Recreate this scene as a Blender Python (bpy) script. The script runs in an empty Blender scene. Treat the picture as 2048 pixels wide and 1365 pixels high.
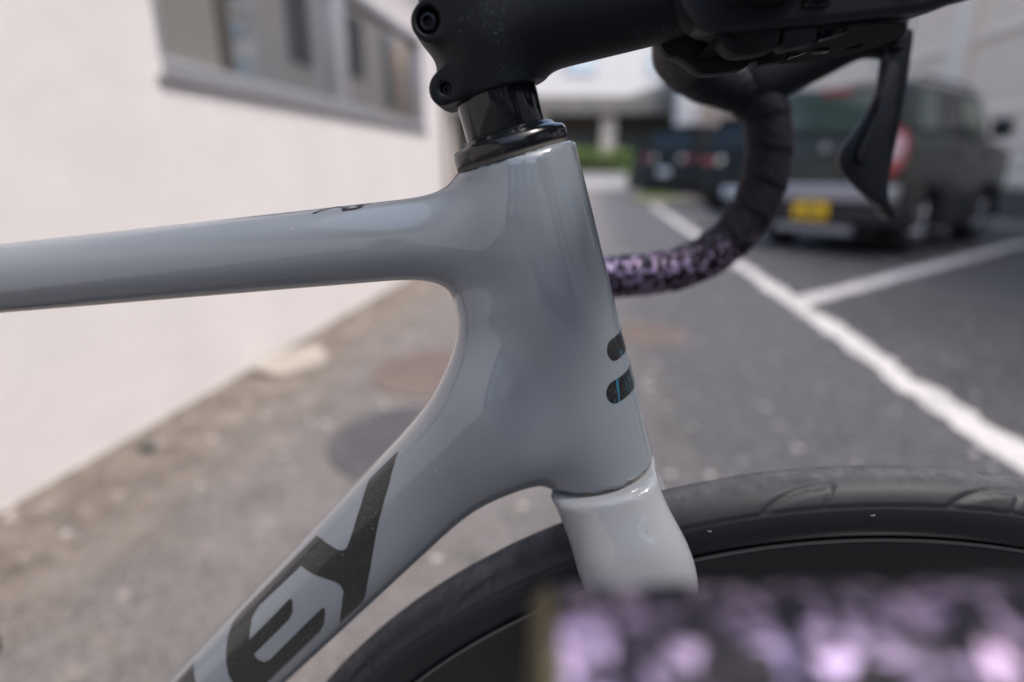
import bpy, bmesh, math, random
import numpy as np
from mathutils import Vector, Matrix
R = math.radians
random.seed(7)
rng = np.random.default_rng(7)
SC = bpy.context.scene
COL = SC.collection

# ------------------------------------------------------------------ camera
CAM_H = 0.808
PITCH = math.atan(345 / 1138.0)
cd = bpy.data.cameras.new("camera")
cam = bpy.data.objects.new("camera", cd)
COL.objects.link(cam)
cam.location = (0, 0, CAM_H)
cam.rotation_euler = (math.pi / 2 - PITCH, 0, 0)
cd.lens = 20.0
cd.sensor_width = 36.0
cd.clip_start = 0.005
cd.clip_end = 2000
cd.dof.use_dof = True
cd.dof.focus_distance = 0.222
cd.dof.aperture_fstop = 2.95
SC.camera = cam

# ------------------------------------------------------------------ light
SUN_EL, SUN_AZ = R(60), R(120)      # azimuth measured clockwise from +Y
w = bpy.data.worlds.new("World")
SC.world = w
w.use_nodes = True
nt = w.node_tree
sky = nt.nodes.new("ShaderNodeTexSky")
sky.sky_type = 'NISHITA'
sky.sun_disc = False
sky.sun_elevation = SUN_EL
sky.sun_rotation = SUN_AZ
sky.dust_density = 3.5
sky.air_density = 1.0
sky.ozone_density = 0.9
bg = nt.nodes["Background"]
bg.inputs["Strength"].default_value = 0.15
nt.links.new(sky.outputs[0], bg.inputs[0])
sl = bpy.data.lights.new("sun", 'SUN')
sl.energy = 1.3
sl.angle = R(11)
sl.color = (1.0, 0.95, 0.91)
sun = bpy.data.objects.new("sun", sl)
COL.objects.link(sun)
sdir = Vector((math.sin(SUN_AZ) * math.cos(SUN_EL), math.cos(SUN_AZ) * math.cos(SUN_EL), math.sin(SUN_EL)))
sun.rotation_euler = sdir.to_track_quat('Z', 'Y').to_euler()
sun.location = sdir * 20
SC.view_settings.view_transform = 'Standard'
SC.view_settings.look = 'None'
SC.view_settings.exposure = 1.15
SC.view_settings.gamma = 1.0
SC.view_settings.use_curve_mapping = False
SC.cycles.max_bounces = 8

# ------------------------------------------------------------------ materials
def M(name, base, rough=0.6, metal=0.0, coat=0.0, coat_rough=0.03, spec=0.5, trans=0.0, emit=None):
    m = bpy.data.materials.new(name)
    m.use_nodes = True
    b = m.node_tree.nodes["Principled BSDF"]
    b.inputs["Base Color"].default_value = (*base, 1)
    b.inputs["Roughness"].default_value = rough
    b.inputs["Metallic"].default_value = metal
    b.inputs["Coat Weight"].default_value = coat
    b.inputs["Coat Roughness"].default_value = coat_rough
    b.inputs["Specular IOR Level"].default_value = spec
    b.inputs["Transmission Weight"].default_value = trans
    return m

class NB:
    """small node helper"""
    def __init__(s, m):
        s.m, s.t = m, m.node_tree
        s.b = s.t.nodes["Principled BSDF"]
        s.tc = s.n("ShaderNodeTexCoord")
    def n(s, kind, **kw):
        x = s.t.nodes.new(kind)
        for k, v in kw.items():
            setattr(x, k, v)
        return x
    def l(s, a, b):
        s.t.links.new(a, b)
    def coord(s, scale=(1, 1, 1), rot=(0, 0, 0), src="Object"):
        mp = s.n("ShaderNodeMapping")
        mp.inputs["Scale"].default_value = scale
        mp.inputs["Rotation"].default_value = rot
        s.l(s.tc.outputs[src], mp.inputs[0])
        return mp.outputs[0]
    def noise(s, vec, scale, detail=4, rough=0.55, dist=0.0):
        x = s.n("ShaderNodeTexNoise")
        x.inputs["Scale"].default_value = scale
        x.inputs["Detail"].default_value = detail
        x.inputs["Roughness"].default_value = rough
        x.inputs["Distortion"].default_value = dist
        s.l(vec, x.inputs["Vector"])
        return x.outputs["Fac"]
    def voro(s, vec, scale, feature='F1', out="Distance", rnd=1.0):
        x = s.n("ShaderNodeTexVoronoi", feature=feature)
        x.inputs["Scale"].default_value = scale
        x.inputs["Randomness"].default_value = rnd
        s.l(vec, x.inputs["Vector"])
        return x.outputs[out]
    def ramp(s, fac, stops, interp='LINEAR'):
        x = s.n("ShaderNodeValToRGB")
        x.color_ramp.interpolation = interp
        e = x.color_ramp.elements
        while len(e) < len(stops):
            e.new(0.5)
        for i, (p, c) in enumerate(stops):
            e[i].position = p
            e[i].color = (*c, 1) if len(c) == 3 else c
        s.l(fac, x.inputs[0])
        return x.outputs[0]
    def rmp(s, fac, a, b, c=0.0, d=1.0):
        x = s.n("ShaderNodeMapRange")
        x.interpolation_type = 'SMOOTHSTEP'
        x.inputs[1].default_value, x.inputs[2].default_value = a, b
        x.inputs[3].default_value, x.inputs[4].default_value = c, d
        s.l(fac, x.inputs[0])
        return x.outputs[0]
    def mix(s, fac, a, b, mode='MIX'):
        x = s.n("ShaderNodeMix", data_type='RGBA', blend_type=mode)
        for sock, v in ((x.inputs[0], fac), (x.inputs[6], a), (x.inputs[7], b)):
            if isinstance(v, (int, float)):
                sock.default_value = v
            elif isinstance(v, tuple):
                sock.default_value = (*v, 1)
            else:
                s.l(v, sock)
        return x.outputs[2]
    def math(s, op, a, b=0.0):
        x = s.n("ShaderNodeMath", operation=op)
        for sock, v in ((x.inputs[0], a), (x.inputs[1], b)):
            if isinstance(v, (int, float)):
                sock.default_value = v
            else:
                s.l(v, sock)
        return x.outputs[0]
    def bump(s, h, strength, dist):
        x = s.n("ShaderNodeBump")
        x.inputs["Strength"].default_value = strength
        x.inputs["Distance"].default_value = dist
        s.l(h, x.inputs["Height"])
        s.l(x.outputs[0], s.b.inputs["Normal"])
        return x
    def base(s, c):
        s.l(c, s.b.inputs["Base Color"])
    def rough(s, c):
        s.l(c, s.b.inputs["Roughness"])
    def sep(s, vec):
        x = s.n("ShaderNodeSeparateXYZ")
        s.l(vec, x.inputs[0])
        return x.outputs

def mottled(name, c1, c2, scale, rough=0.8, bump=0.0, bscale=None, dist=0.002, **kw):
    m = M(name, c1, rough, **kw)
    k = NB(m)
    v = k.coord()
    k.base(k.mix(k.rmp(k.noise(v, scale, 5), 0.35, 0.65), c1, c2))
    if bump:
        k.bump(k.noise(v, bscale or scale * 8, 4), bump, dist)
    return m

# glossy grey frame paint with dust specks and hair scratches
paint = M("grey_gloss_paint", (0.155, 0.178, 0.200), 0.5, 0.0, 1.0, 0.015, spec=0.1)
paint.node_tree.nodes["Principled BSDF"].inputs["Coat IOR"].default_value = 1.66
k = NB(paint)
v = k.coord()
sp = k.voro(v, 260, out="Distance")
spot = k.rmp(sp, 0.035, 0.07, 1, 0)
gate = k.rmp(k.noise(v, 60, 2), 0.56, 0.62)
dust = k.math('MULTIPLY', spot, gate)
haze = k.rmp(k.noise(v, 9, 6, 0.65), 0.45, 0.8, 0, 0.10)
grit = k.rmp(k.noise(v, 900, 2), 0.60, 0.75, 0, 0.12)
c = k.mix(haze, (0.155, 0.178, 0.200), (0.3192, 0.3116, 0.3040))
c = k.mix(grit, c, (0.3800, 0.3648, 0.3496))
c = k.mix(dust, c, (0.5700, 0.5548, 0.5320))
k.base(c)
k.l(k.rmp(k.noise(v, 30, 5, 0.7), 0.45, 0.8, 0.006, 0.025), k.b.inputs["Coat Roughness"])

fork_paint = M("pale_grey_gloss_paint", (0.225, 0.240, 0.257), 0.5, 0.0, 1.0, 0.03, spec=.1)
k = NB(fork_paint)
v = k.coord()
dk = k.math('MULTIPLY', k.rmp(k.voro(v, 330), 0.05, 0.1, 1, 0), k.rmp(k.noise(v, 45, 3), 0.5, 0.6))
hz = k.rmp(k.noise(v, 14, 6, 0.7), 0.4, 0.75, 0, 0.35)
c = k.mix(hz, (0.225, 0.240, 0.257), (0.2808, 0.2769, 0.2769))
c = k.mix(k.rmp(k.noise(v, 1200, 2), 0.6, 0.8, 0, 0.25), c, (0.0936, 0.0936, 0.0936))
c = k.mix(k.math('MULTIPLY', dk, 0.8), c, (0.0390, 0.0390, 0.0390))
k.base(c)

decal = M("charcoal_letter_film", (0.004, 0.0055, 0.007), 0.45, 0, 0.8, 0.05, spec=.3)
k = NB(decal)
k.base(k.mix(k.rmp(k.noise(k.coord(), 1500, 1), 0.68, 0.75, 0, 0.5), (0.004, 0.0055, 0.007), (0.25, 0.27, 0.28)))

stripe_m = M("black_teal_flake_stripe", (0.015, 0.017, 0.018), 0.35, 0, 1.0, 0.015)
k = NB(stripe_m)
v = k.coord((420, 420, 12))
tl = k.rmp(k.noise(v, 1.0, 2), 0.60, 0.68)
fl = k.rmp(k.noise(k.coord(), 2600, 1), 0.64, 0.72)
c = k.mix(tl, (0.005, 0.006, 0.007), (0.01, 0.10, 0.17))
k.base(k.mix(fl, c, (0.10, 0.085, 0.06)))

matt_black = M("speckled_matt_black", (0.004, 0.006, 0.009), 0.5, 0, 0.0, spec=0.2)
k = NB(matt_black)
v = k.coord()
fl = k.rmp(k.noise(v, 1500, 1), 0.62, 0.70)
cl = k.rmp(k.noise(v, 45, 4), 0.46, 0.72)
k.base(k.mix(k.math('MULTIPLY', fl, cl), (0.004, 0.006, 0.009), (0.10, 0.12, 0.15)))
k.rough(k.rmp(k.noise(v, 40, 4), 0.3, 0.7, 0.42, 0.58))
k.bump(k.noise(v, 1800, 2), 0.15, 0.0003)

gloss_black = M("gloss_black_anodised", (0.004, 0.005, 0.007), 0.09, 0.0, 0.0, spec=0.42)
dusty_gloss = M("dusty_gloss_black", (0.004, 0.005, 0.007), 0.16, 0, 0.0, spec=0.5)
k = NB(dusty_gloss)
v = k.coord()
k.base(k.mix(k.rmp(k.noise(v, 260, 5, 0.7), 0.55, 0.75, 0, 0.25), (0.004, 0.005, 0.007), (0.3, 0.27, 0.22)))
bolt_m = M("black_bolt_steel", (0.03, 0.03, 0.035), 0.28, 0.8)
rubber_hood = M("black_hood_rubber", (0.004, 0.006, 0.008), 0.6, spec=0.2)
lever_m = M("satin_black_lever", (0.004, 0.006, 0.009), 0.33, 0, 0, spec=0.3)
plastic = M("dark_navy_plastic", (0.006, 0.008, 0.013), 0.42, spec=0.35)
plate_m = M("scuffed_black_plate", (0.005, 0.005, 0.006), 0.6, spec=.06)
k = NB(plate_m)
k.base(k.mix(k.rmp(k.noise(k.coord(), 900, 4, 0.7), 0.62, 0.72, 0, 0.4), (0.005, 0.005, 0.006), (0.16, 0.17, 0.18)))
dirt_m = M("grey_grit", (0.12, 0.11, 0.10), 0.95)
chrome = M("chrome", (0.75, 0.76, 0.78), 0.1, 1.0)
carbon = M("satin_carbon_rim", (0.007, 0.008, 0.009), 0.32, 0, 0, spec=.35)
steel = M("bright_steel", (0.55, 0.55, 0.56), 0.25, 1.0)
rim_edge = M("bare_rim_edge", (.16, .165, .175), .3, .9)
olive = M("olive_plug_plastic", (0.04, 0.032, 0.009), 0.5, spec=.3)

# bar tape: black with iridescent pink and lilac feather shapes
tape = M("iridescent_feather_bar_tape", (0.015, 0.015, 0.018), 0.5, spec=.1)
k = NB(tape)
v1 = k.coord((350, 120, 210), (0.5, 0.75, 0.4))
v2 = k.coord((135, 290, 170), (-0.6, 0.3, -0.7))
warp = k.n("ShaderNodeTexNoise")
warp.inputs["Scale"].default_value = 60
k.l(k.tc.outputs["Object"], warp.inputs["Vector"])
def warped(vec, amt):
    x = k.n("ShaderNodeVectorMath", operation='SCALE')
    k.l(warp.outputs["Color"], x.inputs[0]); x.inputs[3].default_value = amt
    y = k.n("ShaderNodeVectorMath", operation='ADD')
    k.l(vec, y.inputs[0]); k.l(x.outputs[0], y.inputs[1])
    return y.outputs[0]
f1 = k.rmp(k.voro(warped(v1, 0.6), 1.0, 'DISTANCE_TO_EDGE'), 0.06, 0.20)
g1 = k.rmp(k.voro(warped(v1, 0.6), 1.0, 'F1', "Color"), 0.46, 0.54)
f2 = k.rmp(k.voro(warped(v2, 0.6), 1.3, 'DISTANCE_TO_EDGE'), 0.06, 0.20)
g2 = k.rmp(k.voro(warped(v2, 0.6), 1.3, 'F1', "Color"), 0.58, 0.62)
mask = k.math('MAXIMUM', k.math('MULTIPLY', f1, g1), k.math('MULTIPLY', f2, g2))
lw = k.n("ShaderNodeLayerWeight"); lw.inputs[0].default_value = 0.45
hue = k.ramp(k.math('ADD', k.math('MULTIPLY', lw.outputs["Facing"], 0.6), k.math('MULTIPLY', k.noise(k.coord(), 30, 2), 0.5)),
             [(0.2, (0.23, 0.195, 0.33)), (0.45, (0.32, 0.24, 0.36)), (0.7, (0.35, 0.26, 0.34)), (0.95, (0.22, 0.24, 0.35))])
zz = k.sep(k.tc.outputs["Object"])[2]
sheen_zone = k.rmp(k.math('ADD', zz, k.math('MULTIPLY', k.math('SUBTRACT', k.noise(k.coord(), 45, 3), 0.5), 0.05)), 0.742, 0.768, 1.0, 0.01)  # pattern fades up the bar, painting in where its sheen shows
mask = k.math('MULTIPLY', mask, sheen_zone)
k.base(k.mix(mask, (0.011, 0.010, 0.015), hue))
k.l(k.math('MULTIPLY', mask, 0.8), k.b.inputs["Metallic"])
k.rough(k.mix(mask, (0.5, 0.5, 0.5), (0.48, 0.48, 0.48)))
k.bump(k.noise(k.coord(), 700, 3), 0.25, 0.0005)

# tyre rubber: tread band dusty and worn, sidewall smoother
tyre_m = M("road_tyre_rubber", (0.02, 0.021, 0.023), 0.7, spec=.3)
k = NB(tyre_m)
at = k.n("ShaderNodeAttribute", attribute_name="wear")
v = k.coord()
dusty = k.math('MULTIPLY', at.outputs["Fac"], k.rmp(k.noise(v, 130, 6, 0.7), 0.2, 0.8, 0.35, 1.0))
c = k.mix(dusty, (0.008, 0.010, 0.013), (0.10, 0.10, 0.108))
sp = k.math('MULTIPLY', k.rmp(k.voro(v, 420), 0.05, 0.09, 1, 0), k.rmp(k.noise(v, 120, 2), 0.58, 0.64))
c = k.mix(k.math('MULTIPLY', sp, 0.5), c, (0.4, 0.39, 0.37))
k.base(c)
k.rough(k.rmp(at.outputs["Fac"], 0, 1, 0.5, 0.85))
bh = k.math('ADD', k.math('MULTIPLY', k.noise(v, 1500, 3), 0.4), k.math('MULTIPLY', k.noise(v, 260, 4, 0.7), at.outputs["Fac"]))
k.bump(bh, 0.3, 0.0009)

# ------------------------------------------------------------------ mesh helpers
def link(name, me, mat=None, parent=None, smooth=True):
    o = bpy.data.objects.new(name, me)
    COL.objects.link(o)
    if mat is not None and not me.materials:
        me.materials.append(mat)
    if parent is not None:
        o.parent = parent
    if smooth:
        me.polygons.foreach_set("use_smooth", [True] * len(me.polygons))
    return o

def mesh(name, V, F, mat=None, parent=None, smooth=True):
    me = bpy.data.meshes.new(name)
    me.from_pydata([tuple(map(float, p)) for p in V], [], [tuple(map(int, f)) for f in F])
    me.update()
    return link(name, me, mat, parent, smooth)

def empty(name, loc=(0, 0, 0), rz=0.0):
    o = bpy.data.objects.new(name, None)
    COL.objects.link(o)
    o.location = loc
    o.rotation_euler = (0, 0, rz)
    o.empty_display_size = 0.1
    return o

def tag(o, label=None, cat=None, group=None, kind=None):
    if label: o["label"] = label
    if cat: o["category"] = cat
    if group: o["group"] = group
    if kind: o["kind"] = kind
    return o

def box(name, lo, hi, mat, parent=None, bevel=0.0, seg=2, rot=None):
    bm = bmesh.new()
    bmesh.ops.create_cube(bm, size=1)
    lo, hi = Vector(lo), Vector(hi)
    for v_ in bm.verts:
        v_.co = Vector([lo[i] + (v_.co[i] + .5) * (hi[i] - lo[i]) for i in range(3)])
    if bevel:
        bmesh.ops.bevel(bm, geom=bm.edges[:], offset=bevel, segments=seg, profile=0.7, affect='EDGES')
    if rot:
        c_ = (lo + hi) / 2
        bmesh.ops.rotate(bm, cent=c_, matrix=Matrix.Rotation(rot[0], 3, rot[1]), verts=bm.verts[:])
    me = bpy.data.meshes.new(name)
    bm.to_mesh(me); bm.free()
    return link(name, me, mat, parent, smooth=False if not bevel else True)

def prism(name, poly, axis, lo, hi, mat, parent=None, bevel=0.0, seg=2, smooth=True):
    """extrude polygon (list of 2D) along axis ('x','y','z') from lo to hi"""
    bm = bmesh.new()
    def P(a, b, t):
        return {'x': (t, a, b), 'y': (a, t, b), 'z': (a, b, t)}[axis]
    v0 = [bm.verts.new(P(a, b, lo)) for a, b in poly]
    v1 = [bm.verts.new(P(a, b, hi)) for a, b in poly]
    n = len(poly)
    caps = [bm.faces.new(v0), bm.faces.new(v1[::-1])]
    for i in range(n):
        bm.faces.new((v0[i], v1[i], v1[(i + 1) % n], v0[(i + 1) % n]))
    bmesh.ops.recalc_face_normals(bm, faces=bm.faces[:])
    if bevel:
        es = {e for f_ in caps for e in f_.edges}
        bmesh.ops.bevel(bm, geom=list(es), offset=bevel, segments=seg, profile=0.6, affect='EDGES', clamp_overlap=True)
    me = bpy.data.meshes.new(name)
    bm.to_mesh(me); bm.free()
    o = link(name, me, mat, parent, smooth=smooth)
    if smooth:
        try:
            me.set_sharp_from_angle(angle=R(38))
        except Exception:
            pass
    return o

def lathe(name, prof, n, mat, parent=None, frame=None, close=False):
    """prof: list of (radius, axial); frame: (origin, axis, e1, e2)"""
    O, A, E1, E2 = frame or (Vector((0, 0, 0)), Vector((0, 0, 1)), Vector((1, 0, 0)), Vector((0, 1, 0)))
    O, A, E1, E2 = (np.array(q, float) for q in (O, A, E1, E2))
    V, F = [], []
    m = len(prof)
    for i in range(n):
        t = 2 * math.pi * i / n
        d = E1 * math.cos(t) + E2 * math.sin(t)
        for r_, a_ in prof:
            V.append(O + A * a_ + d * r_)
    for i in range(n):
        j = (i + 1) % n
        for q in range(m if close else m - 1):
            q2 = (q + 1) % m
            F.append((i * m + q, j * m + q, j * m + q2, i * m + q2))
    o = mesh(name, V, F, mat, parent)
    bm = bmesh.new(); bm.from_mesh(o.data)
    bmesh.ops.remove_doubles(bm, verts=bm.verts[:], dist=1e-6)
    bmesh.ops.recalc_face_normals(bm, faces=bm.faces[:])
    bm.to_mesh(o.data); bm.free()
    o.data.polygons.foreach_set("use_smooth", [True] * len(o.data.polygons))
    o.data.set_sharp_from_angle(angle=R(40))
    return o

def catmull(P, n):
    P = np.array(P, float)
    Q = np.vstack([2 * P[0] - P[1], P, 2 * P[-1] - P[-2]])
    out = []
    for i in range(len(P) - 1):
        a, b, c_, d = Q[i:i + 4]
        for t in np.linspace(0, 1, n, endpoint=False):
            out.append(.5 * ((2 * b) + (c_ - a) * t + (2 * a - 5 * b + 4 * c_ - d) * t * t + (3 * b - a - 3 * c_ + d) * t ** 3))
    out.append(P[-1])
    return np.array(out)

def resample(P, step):
    d = np.r_[0, np.cumsum(np.linalg.norm(np.diff(P, axis=0), axis=1))]
    n = max(2, int(d[-1] / step) + 1)
    s = np.linspace(0, d[-1], n)
    return np.stack([np.interp(s, d, P[:, i]) for i in range(P.shape[1])], 1), s

def sweep(name, path, rad, n, mat, parent=None, cap=True, step=None):
    """rad: number or f(s_array, theta_array) -> radius"""
    P = np.array(path, float)
    if step:
        P, s = resample(P, step)
    else:
        s = np.r_[0, np.cumsum(np.linalg.norm(np.diff(P, axis=0), axis=1))]
    T = np.gradient(P, axis=0)
    T /= np.linalg.norm(T, axis=1)[:, None]
    up = np.array([0, 0, 1.0]) if abs(T[0][2]) < .9 else np.array([1.0, 0, 0])
    N = np.cross(T[0], up); N /= np.linalg.norm(N)
    th = np.linspace(0, 2 * np.pi, n, endpoint=False)
    V, F = [], []
    for i in range(len(P)):
        N = N - T[i] * (N @ T[i]); N /= np.linalg.norm(N)
        B_ = np.cross(T[i], N)
        r_ = rad(np.full(n, s[i]), th) if callable(rad) else np.full(n, rad)
        V.append(P[i] + r_[:, None] * (np.cos(th)[:, None] * N + np.sin(th)[:, None] * B_))
    V = np.vstack(V)
    for i in range(len(P) - 1):
        for j in range(n):
            j2 = (j + 1) % n
            F.append((i * n + j, i * n + j2, (i + 1) * n + j2, (i + 1) * n + j))
    if cap:
        F.append(tuple(range(n))[::-1])
        F.append(tuple(range((len(P) - 1) * n, len(P) * n)))
    return mesh(name, V, F, mat, parent)

# ---- signed distance solids (millimetres) turned into meshes by surface nets
def seg(p, a, b, ha, hb, wa=None, wb=None, n=2.0):
    """tapered tube a->b; h = half size in the x-z plane, w = half size in y, n = roundness exponent"""
    a = np.array(a, float); b = np.array(b, float)
    wa = ha if wa is None else wa
    wb = hb if wb is None else wb
    d = b - a; L = np.linalg.norm(d); d = d / L
    e2 = np.array([0, 1.0, 0]) - d * d[1]; e2 /= np.linalg.norm(e2)
    e1 = np.cross(d, e2)
    q = p - a
    s = q @ d
    t = np.clip(s / L, 0, 1)
    e = np.abs(s - t * L)
    h = ha + (hb - ha) * t
    w_ = wa + (wb - wa) * t
    u, v_ = np.abs(q @ e1), np.abs(q @ e2)
    if n == 2.0 and ha == wa and hb == wb:
        return np.sqrt(u * u + v_ * v_ + e * e) - h
    g = ((u / h) ** n + (v_ / w_) ** n + (e / h) ** n + 1e-12) ** (1.0 / n)
    return (g - 1) * np.minimum(h, w_)

def smin(a, b, k_):
    h = np.maximum(k_ - np.abs(a - b), 0) / k_
    return np.minimum(a, b) - h * h * h * k_ / 6

def smax(a, b, k_):
    return -smin(-a, -b, k_)

def nets(f, lo, hi, res):
    xs = [np.arange(lo[i], hi[i] + res, res) for i in range(3)]
    nx, ny, nz = map(len, xs)
    G = np.empty((nx, ny, nz), np.float32)
    Y, Z = np.meshgrid(xs[1], xs[2], indexing='ij')
    ch = max(1, 400000 // (ny * nz))
    for i in range(0, nx, ch):
        X = xs[0][i:i + ch]
        p = np.empty((len(X), ny, nz, 3))
        p[..., 0] = X[:, None, None]; p[..., 1] = Y; p[..., 2] = Z
        G[i:i + ch] = f(p.reshape(-1, 3)).reshape(len(X), ny, nz)
    S = G < 0
    cnt = np.zeros((nx - 1, ny - 1, nz - 1), np.int8)
    for a in (0, 1):
        for b in (0, 1):
            for c_ in (0, 1):
                cnt += S[a:nx - 1 + a, b:ny - 1 + b, c_:nz - 1 + c_]
    act = (cnt > 0) & (cnt < 8)
    idx = -np.ones(act.shape, np.int64)
    I = np.argwhere(act)
    idx[act] = np.arange(len(I))
    V = np.array(lo, float) + (I + .5) * res
    F = []
    for ax in range(3):
        s0 = [slice(0, None)] * 3; s1 = [slice(0, None)] * 3
        s0[ax] = slice(0, -1); s1[ax] = slice(1, None)
        d = S[tuple(s0)].astype(np.int8) - S[tuple(s1)].astype(np.int8)
        E_ = np.argwhere(d != 0)
        o1, o2 = (ax + 1) % 3, (ax + 2) % 3
        ok = (E_[:, o1] > 0) & (E_[:, o2] > 0) & (E_[:, o1] < act.shape[o1]) & (E_[:, o2] < act.shape[o2])
        E_ = E_[ok]
        sg = d[tuple(E_.T)]
        def at_(a, b):
            q = E_.copy(); q[:, o1] += a; q[:, o2] += b
            return idx[tuple(q.T)]
        Q = np.stack([at_(-1, -1), at_(0, -1), at_(0, 0), at_(-1, 0)], 1)
        Q[sg < 0] = Q[sg < 0][:, ::-1]
        F.append(Q)
    F = np.vstack(F)
    F = F[(F >= 0).all(1)]
    def grad(P, e=0.05):
        g = np.empty_like(P)
        for i in range(3):
            dd = np.zeros(3); dd[i] = e
            g[:, i] = (f(P + dd) - f(P - dd)) / (2 * e)
        return g
    # relax toward neighbours then pull back onto the surface
    for it in range(5):
        if it < 3:
            acc = np.zeros_like(V); c_ = np.zeros(len(V))
            for i in range(4):
                np.add.at(acc, F[:, i], V[F[:, (i + 1) % 4]]); np.add.at(c_, F[:, i], 1)
                np.add.at(acc, F[:, i], V[F[:, (i - 1) % 4]]); np.add.at(c_, F[:, i], 1)
            V = V * .4 + .6 * acc / np.maximum(c_, 1)[:, None]
        for _ in range(2):
            g = grad(V)
            g2 = np.maximum((g * g).sum(1), .05)
            st = -(f(V) / g2)[:, None] * g
            V = V + np.clip(st, -res, res)
    return V, F

def solid(name, f, lo, hi, res, mat, parent):
    V, F = nets(f, lo, hi, res)
    me = bpy.data.meshes.new(name)
    V = V / 1000
    me.vertices.add(len(V)); me.vertices.foreach_set("co", V.ravel())
    me.loops.add(F.size); me.loops.foreach_set("vertex_index", F.ravel())
    me.polygons.add(len(F)); me.polygons.foreach_set("loop_start", np.arange(0, F.size, 4))
    me.update(calc_edges=True); me.validate()
    o = link(name, me, mat, parent)
    return o

def refine(poly, step):
    """triangulated, finely cut copy of a flat outline; returns verts (2D), faces"""
    bm = bmesh.new()
    vs = [bm.verts.new((a, b, 0)) for a, b in poly]
    bm.faces.new(vs)
    xs = [p[0] for p in poly]; ys = [p[1] for p in poly]
    for lo_, hi_, nrm in ((min(xs), max(xs), (1, 0, 0)), (min(ys), max(ys), (0, 1, 0))):
        for c_ in np.arange(lo_ + step, hi_, step):
            bmesh.ops.bisect_plane(bm, geom=bm.verts[:] + bm.edges[:] + bm.faces[:], plane_co=Vector(nrm) * float(c_), plane_no=nrm)
    bmesh.ops.triangulate(bm, faces=bm.faces[:])
    bm.verts.index_update()
    V = np.array([v_.co[:2] for v_ in bm.verts]); F = [[v_.index for v_ in f_.verts] for f_ in bm.faces]
    bm.free()
    return V, F

def smooth_poly(P, n=4):
    P = list(P)
    Q = catmull(P + [P[0]], n)[:-1]
    return [tuple(q) for q in Q]

exec_order = []

# ================================================================== SETTING: ground
# directions of the place: the lane runs along LANE, the parked cars point along BAY
LANE = Vector((0.148, 1, 0)).normalized()
BAY = Vector((0.8, 0.6, 0))
BAYL = Vector((-0.6, 0.8, 0))

asph = M("old_asphalt", (0.0960, 0.0960, 0.0960), 0.85)
k = NB(asph)
v = k.coord()
sx = k.sep(v)
across = k.math('SUBTRACT', sx[0], k.math('MULTIPLY', sx[1], 0.148))   # distance across the lane
wob = k.math('MULTIPLY', k.math('SUBTRACT', k.noise(v, 1.3, 4), 0.5), 0.5)
acr = k.math('ADD', across, wob)
c_wall_side = k.mix(k.rmp(k.noise(v, 3.0, 6, 0.65), 0.3, 0.7), (0.1109, 0.1008, 0.0961), (0.1546, 0.1431, 0.1378))
c_lane_side = k.mix(k.rmp(k.noise(v, 2.2, 6, 0.65), 0.3, 0.7), (0.0416, 0.0432, 0.0496), (0.0560, 0.0560, 0.0616))
c = k.mix(k.rmp(acr, -0.25, 0.45), c_wall_side, c_lane_side)  # paler wall side blends into the darker lane side
c_bay = k.mix(k.rmp(k.noise(v, 1.1, 6, 0.7), 0.35, 0.62), (0.0160, 0.0160, 0.0176), (0.0400, 0.0384, 0.0400))  # darker tone beyond the lane edge line
c = k.mix(k.rmp(across, 1.22, 1.30), c, c_bay)
c = k.mix(k.rmp(across, -1.42, -1.33, .75, 0), c, (0.06, 0.045, 0.035))  # dirt line with contact shadow painted in along the wall foot
dirtw = k.rmp(k.math('ADD', across, k.math('MULTIPLY', k.math('SUBTRACT', k.noise(v, 5, 6, 0.7), 0.5), 0.7)), -1.25, -0.85, 1, 0)
c = k.mix(k.math('MULTIPLY', dirtw, 0.85), c, k.mix(k.rmp(k.noise(v, 7, 5, 0.7), 0.35, 0.65), (0.0840, 0.0624, 0.0464), (0.2160, 0.1720, 0.1360)))
c = k.mix(k.math('MULTIPLY', k.rmp(k.noise(v, 9, 5, 0.7), 0.55, 0.70), k.rmp(across, -1.3, -0.2, 0.9, 0)), c, (0.3360, 0.2880, 0.2480))
c = k.mix(k.rmp(k.noise(v, 6.5, 6, 0.75), 0.52, 0.68, 0, 0.45), c, (0.035, 0.033, 0.034))
agg = k.voro(v, 130, 'F1', "Color")
c = k.mix(k.rmp(agg, 0.35, 0.9, 0, 0.5), c, (0.2880, 0.2720, 0.2640))
c = k.mix(k.rmp(k.voro(v, 95), 0.02, 0.45, 0.45, 0), c, (0.0400, 0.0400, 0.0400))
glint_spots = k.math('MULTIPLY', k.rmp(k.voro(v, 12), 0.12, 0.15, 1, 0), k.rmp(k.noise(v, 4, 3), 0.44, 0.56))
c = k.mix(k.math('MULTIPLY', glint_spots, .7), c, (0.62, 0.58, 0.55))  # sun glints painted in as sparse pale spots
k.base(c)
k.bump(k.math('ADD', k.noise(v, 160, 4, 0.7), k.math('MULTIPLY', k.voro(v, 110), 0.7)), 0.8, 0.006)
def sheet(name, poly, z, mat, parent=None, thick=0.0):
    return prism(name, poly, 'z', z - max(thick, 0.002), z, mat, parent, smooth=False)
g = mesh("ground", [(-300, -300, 0), (300, -300, 0), (300, 500, 0), (-300, 500, 0)], [(0, 1, 2, 3)], asph, smooth=False)
tag(g, "dark grey asphalt lane, paler and dirty along the wall, contact shadow painted at its foot", kind="structure")

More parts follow.
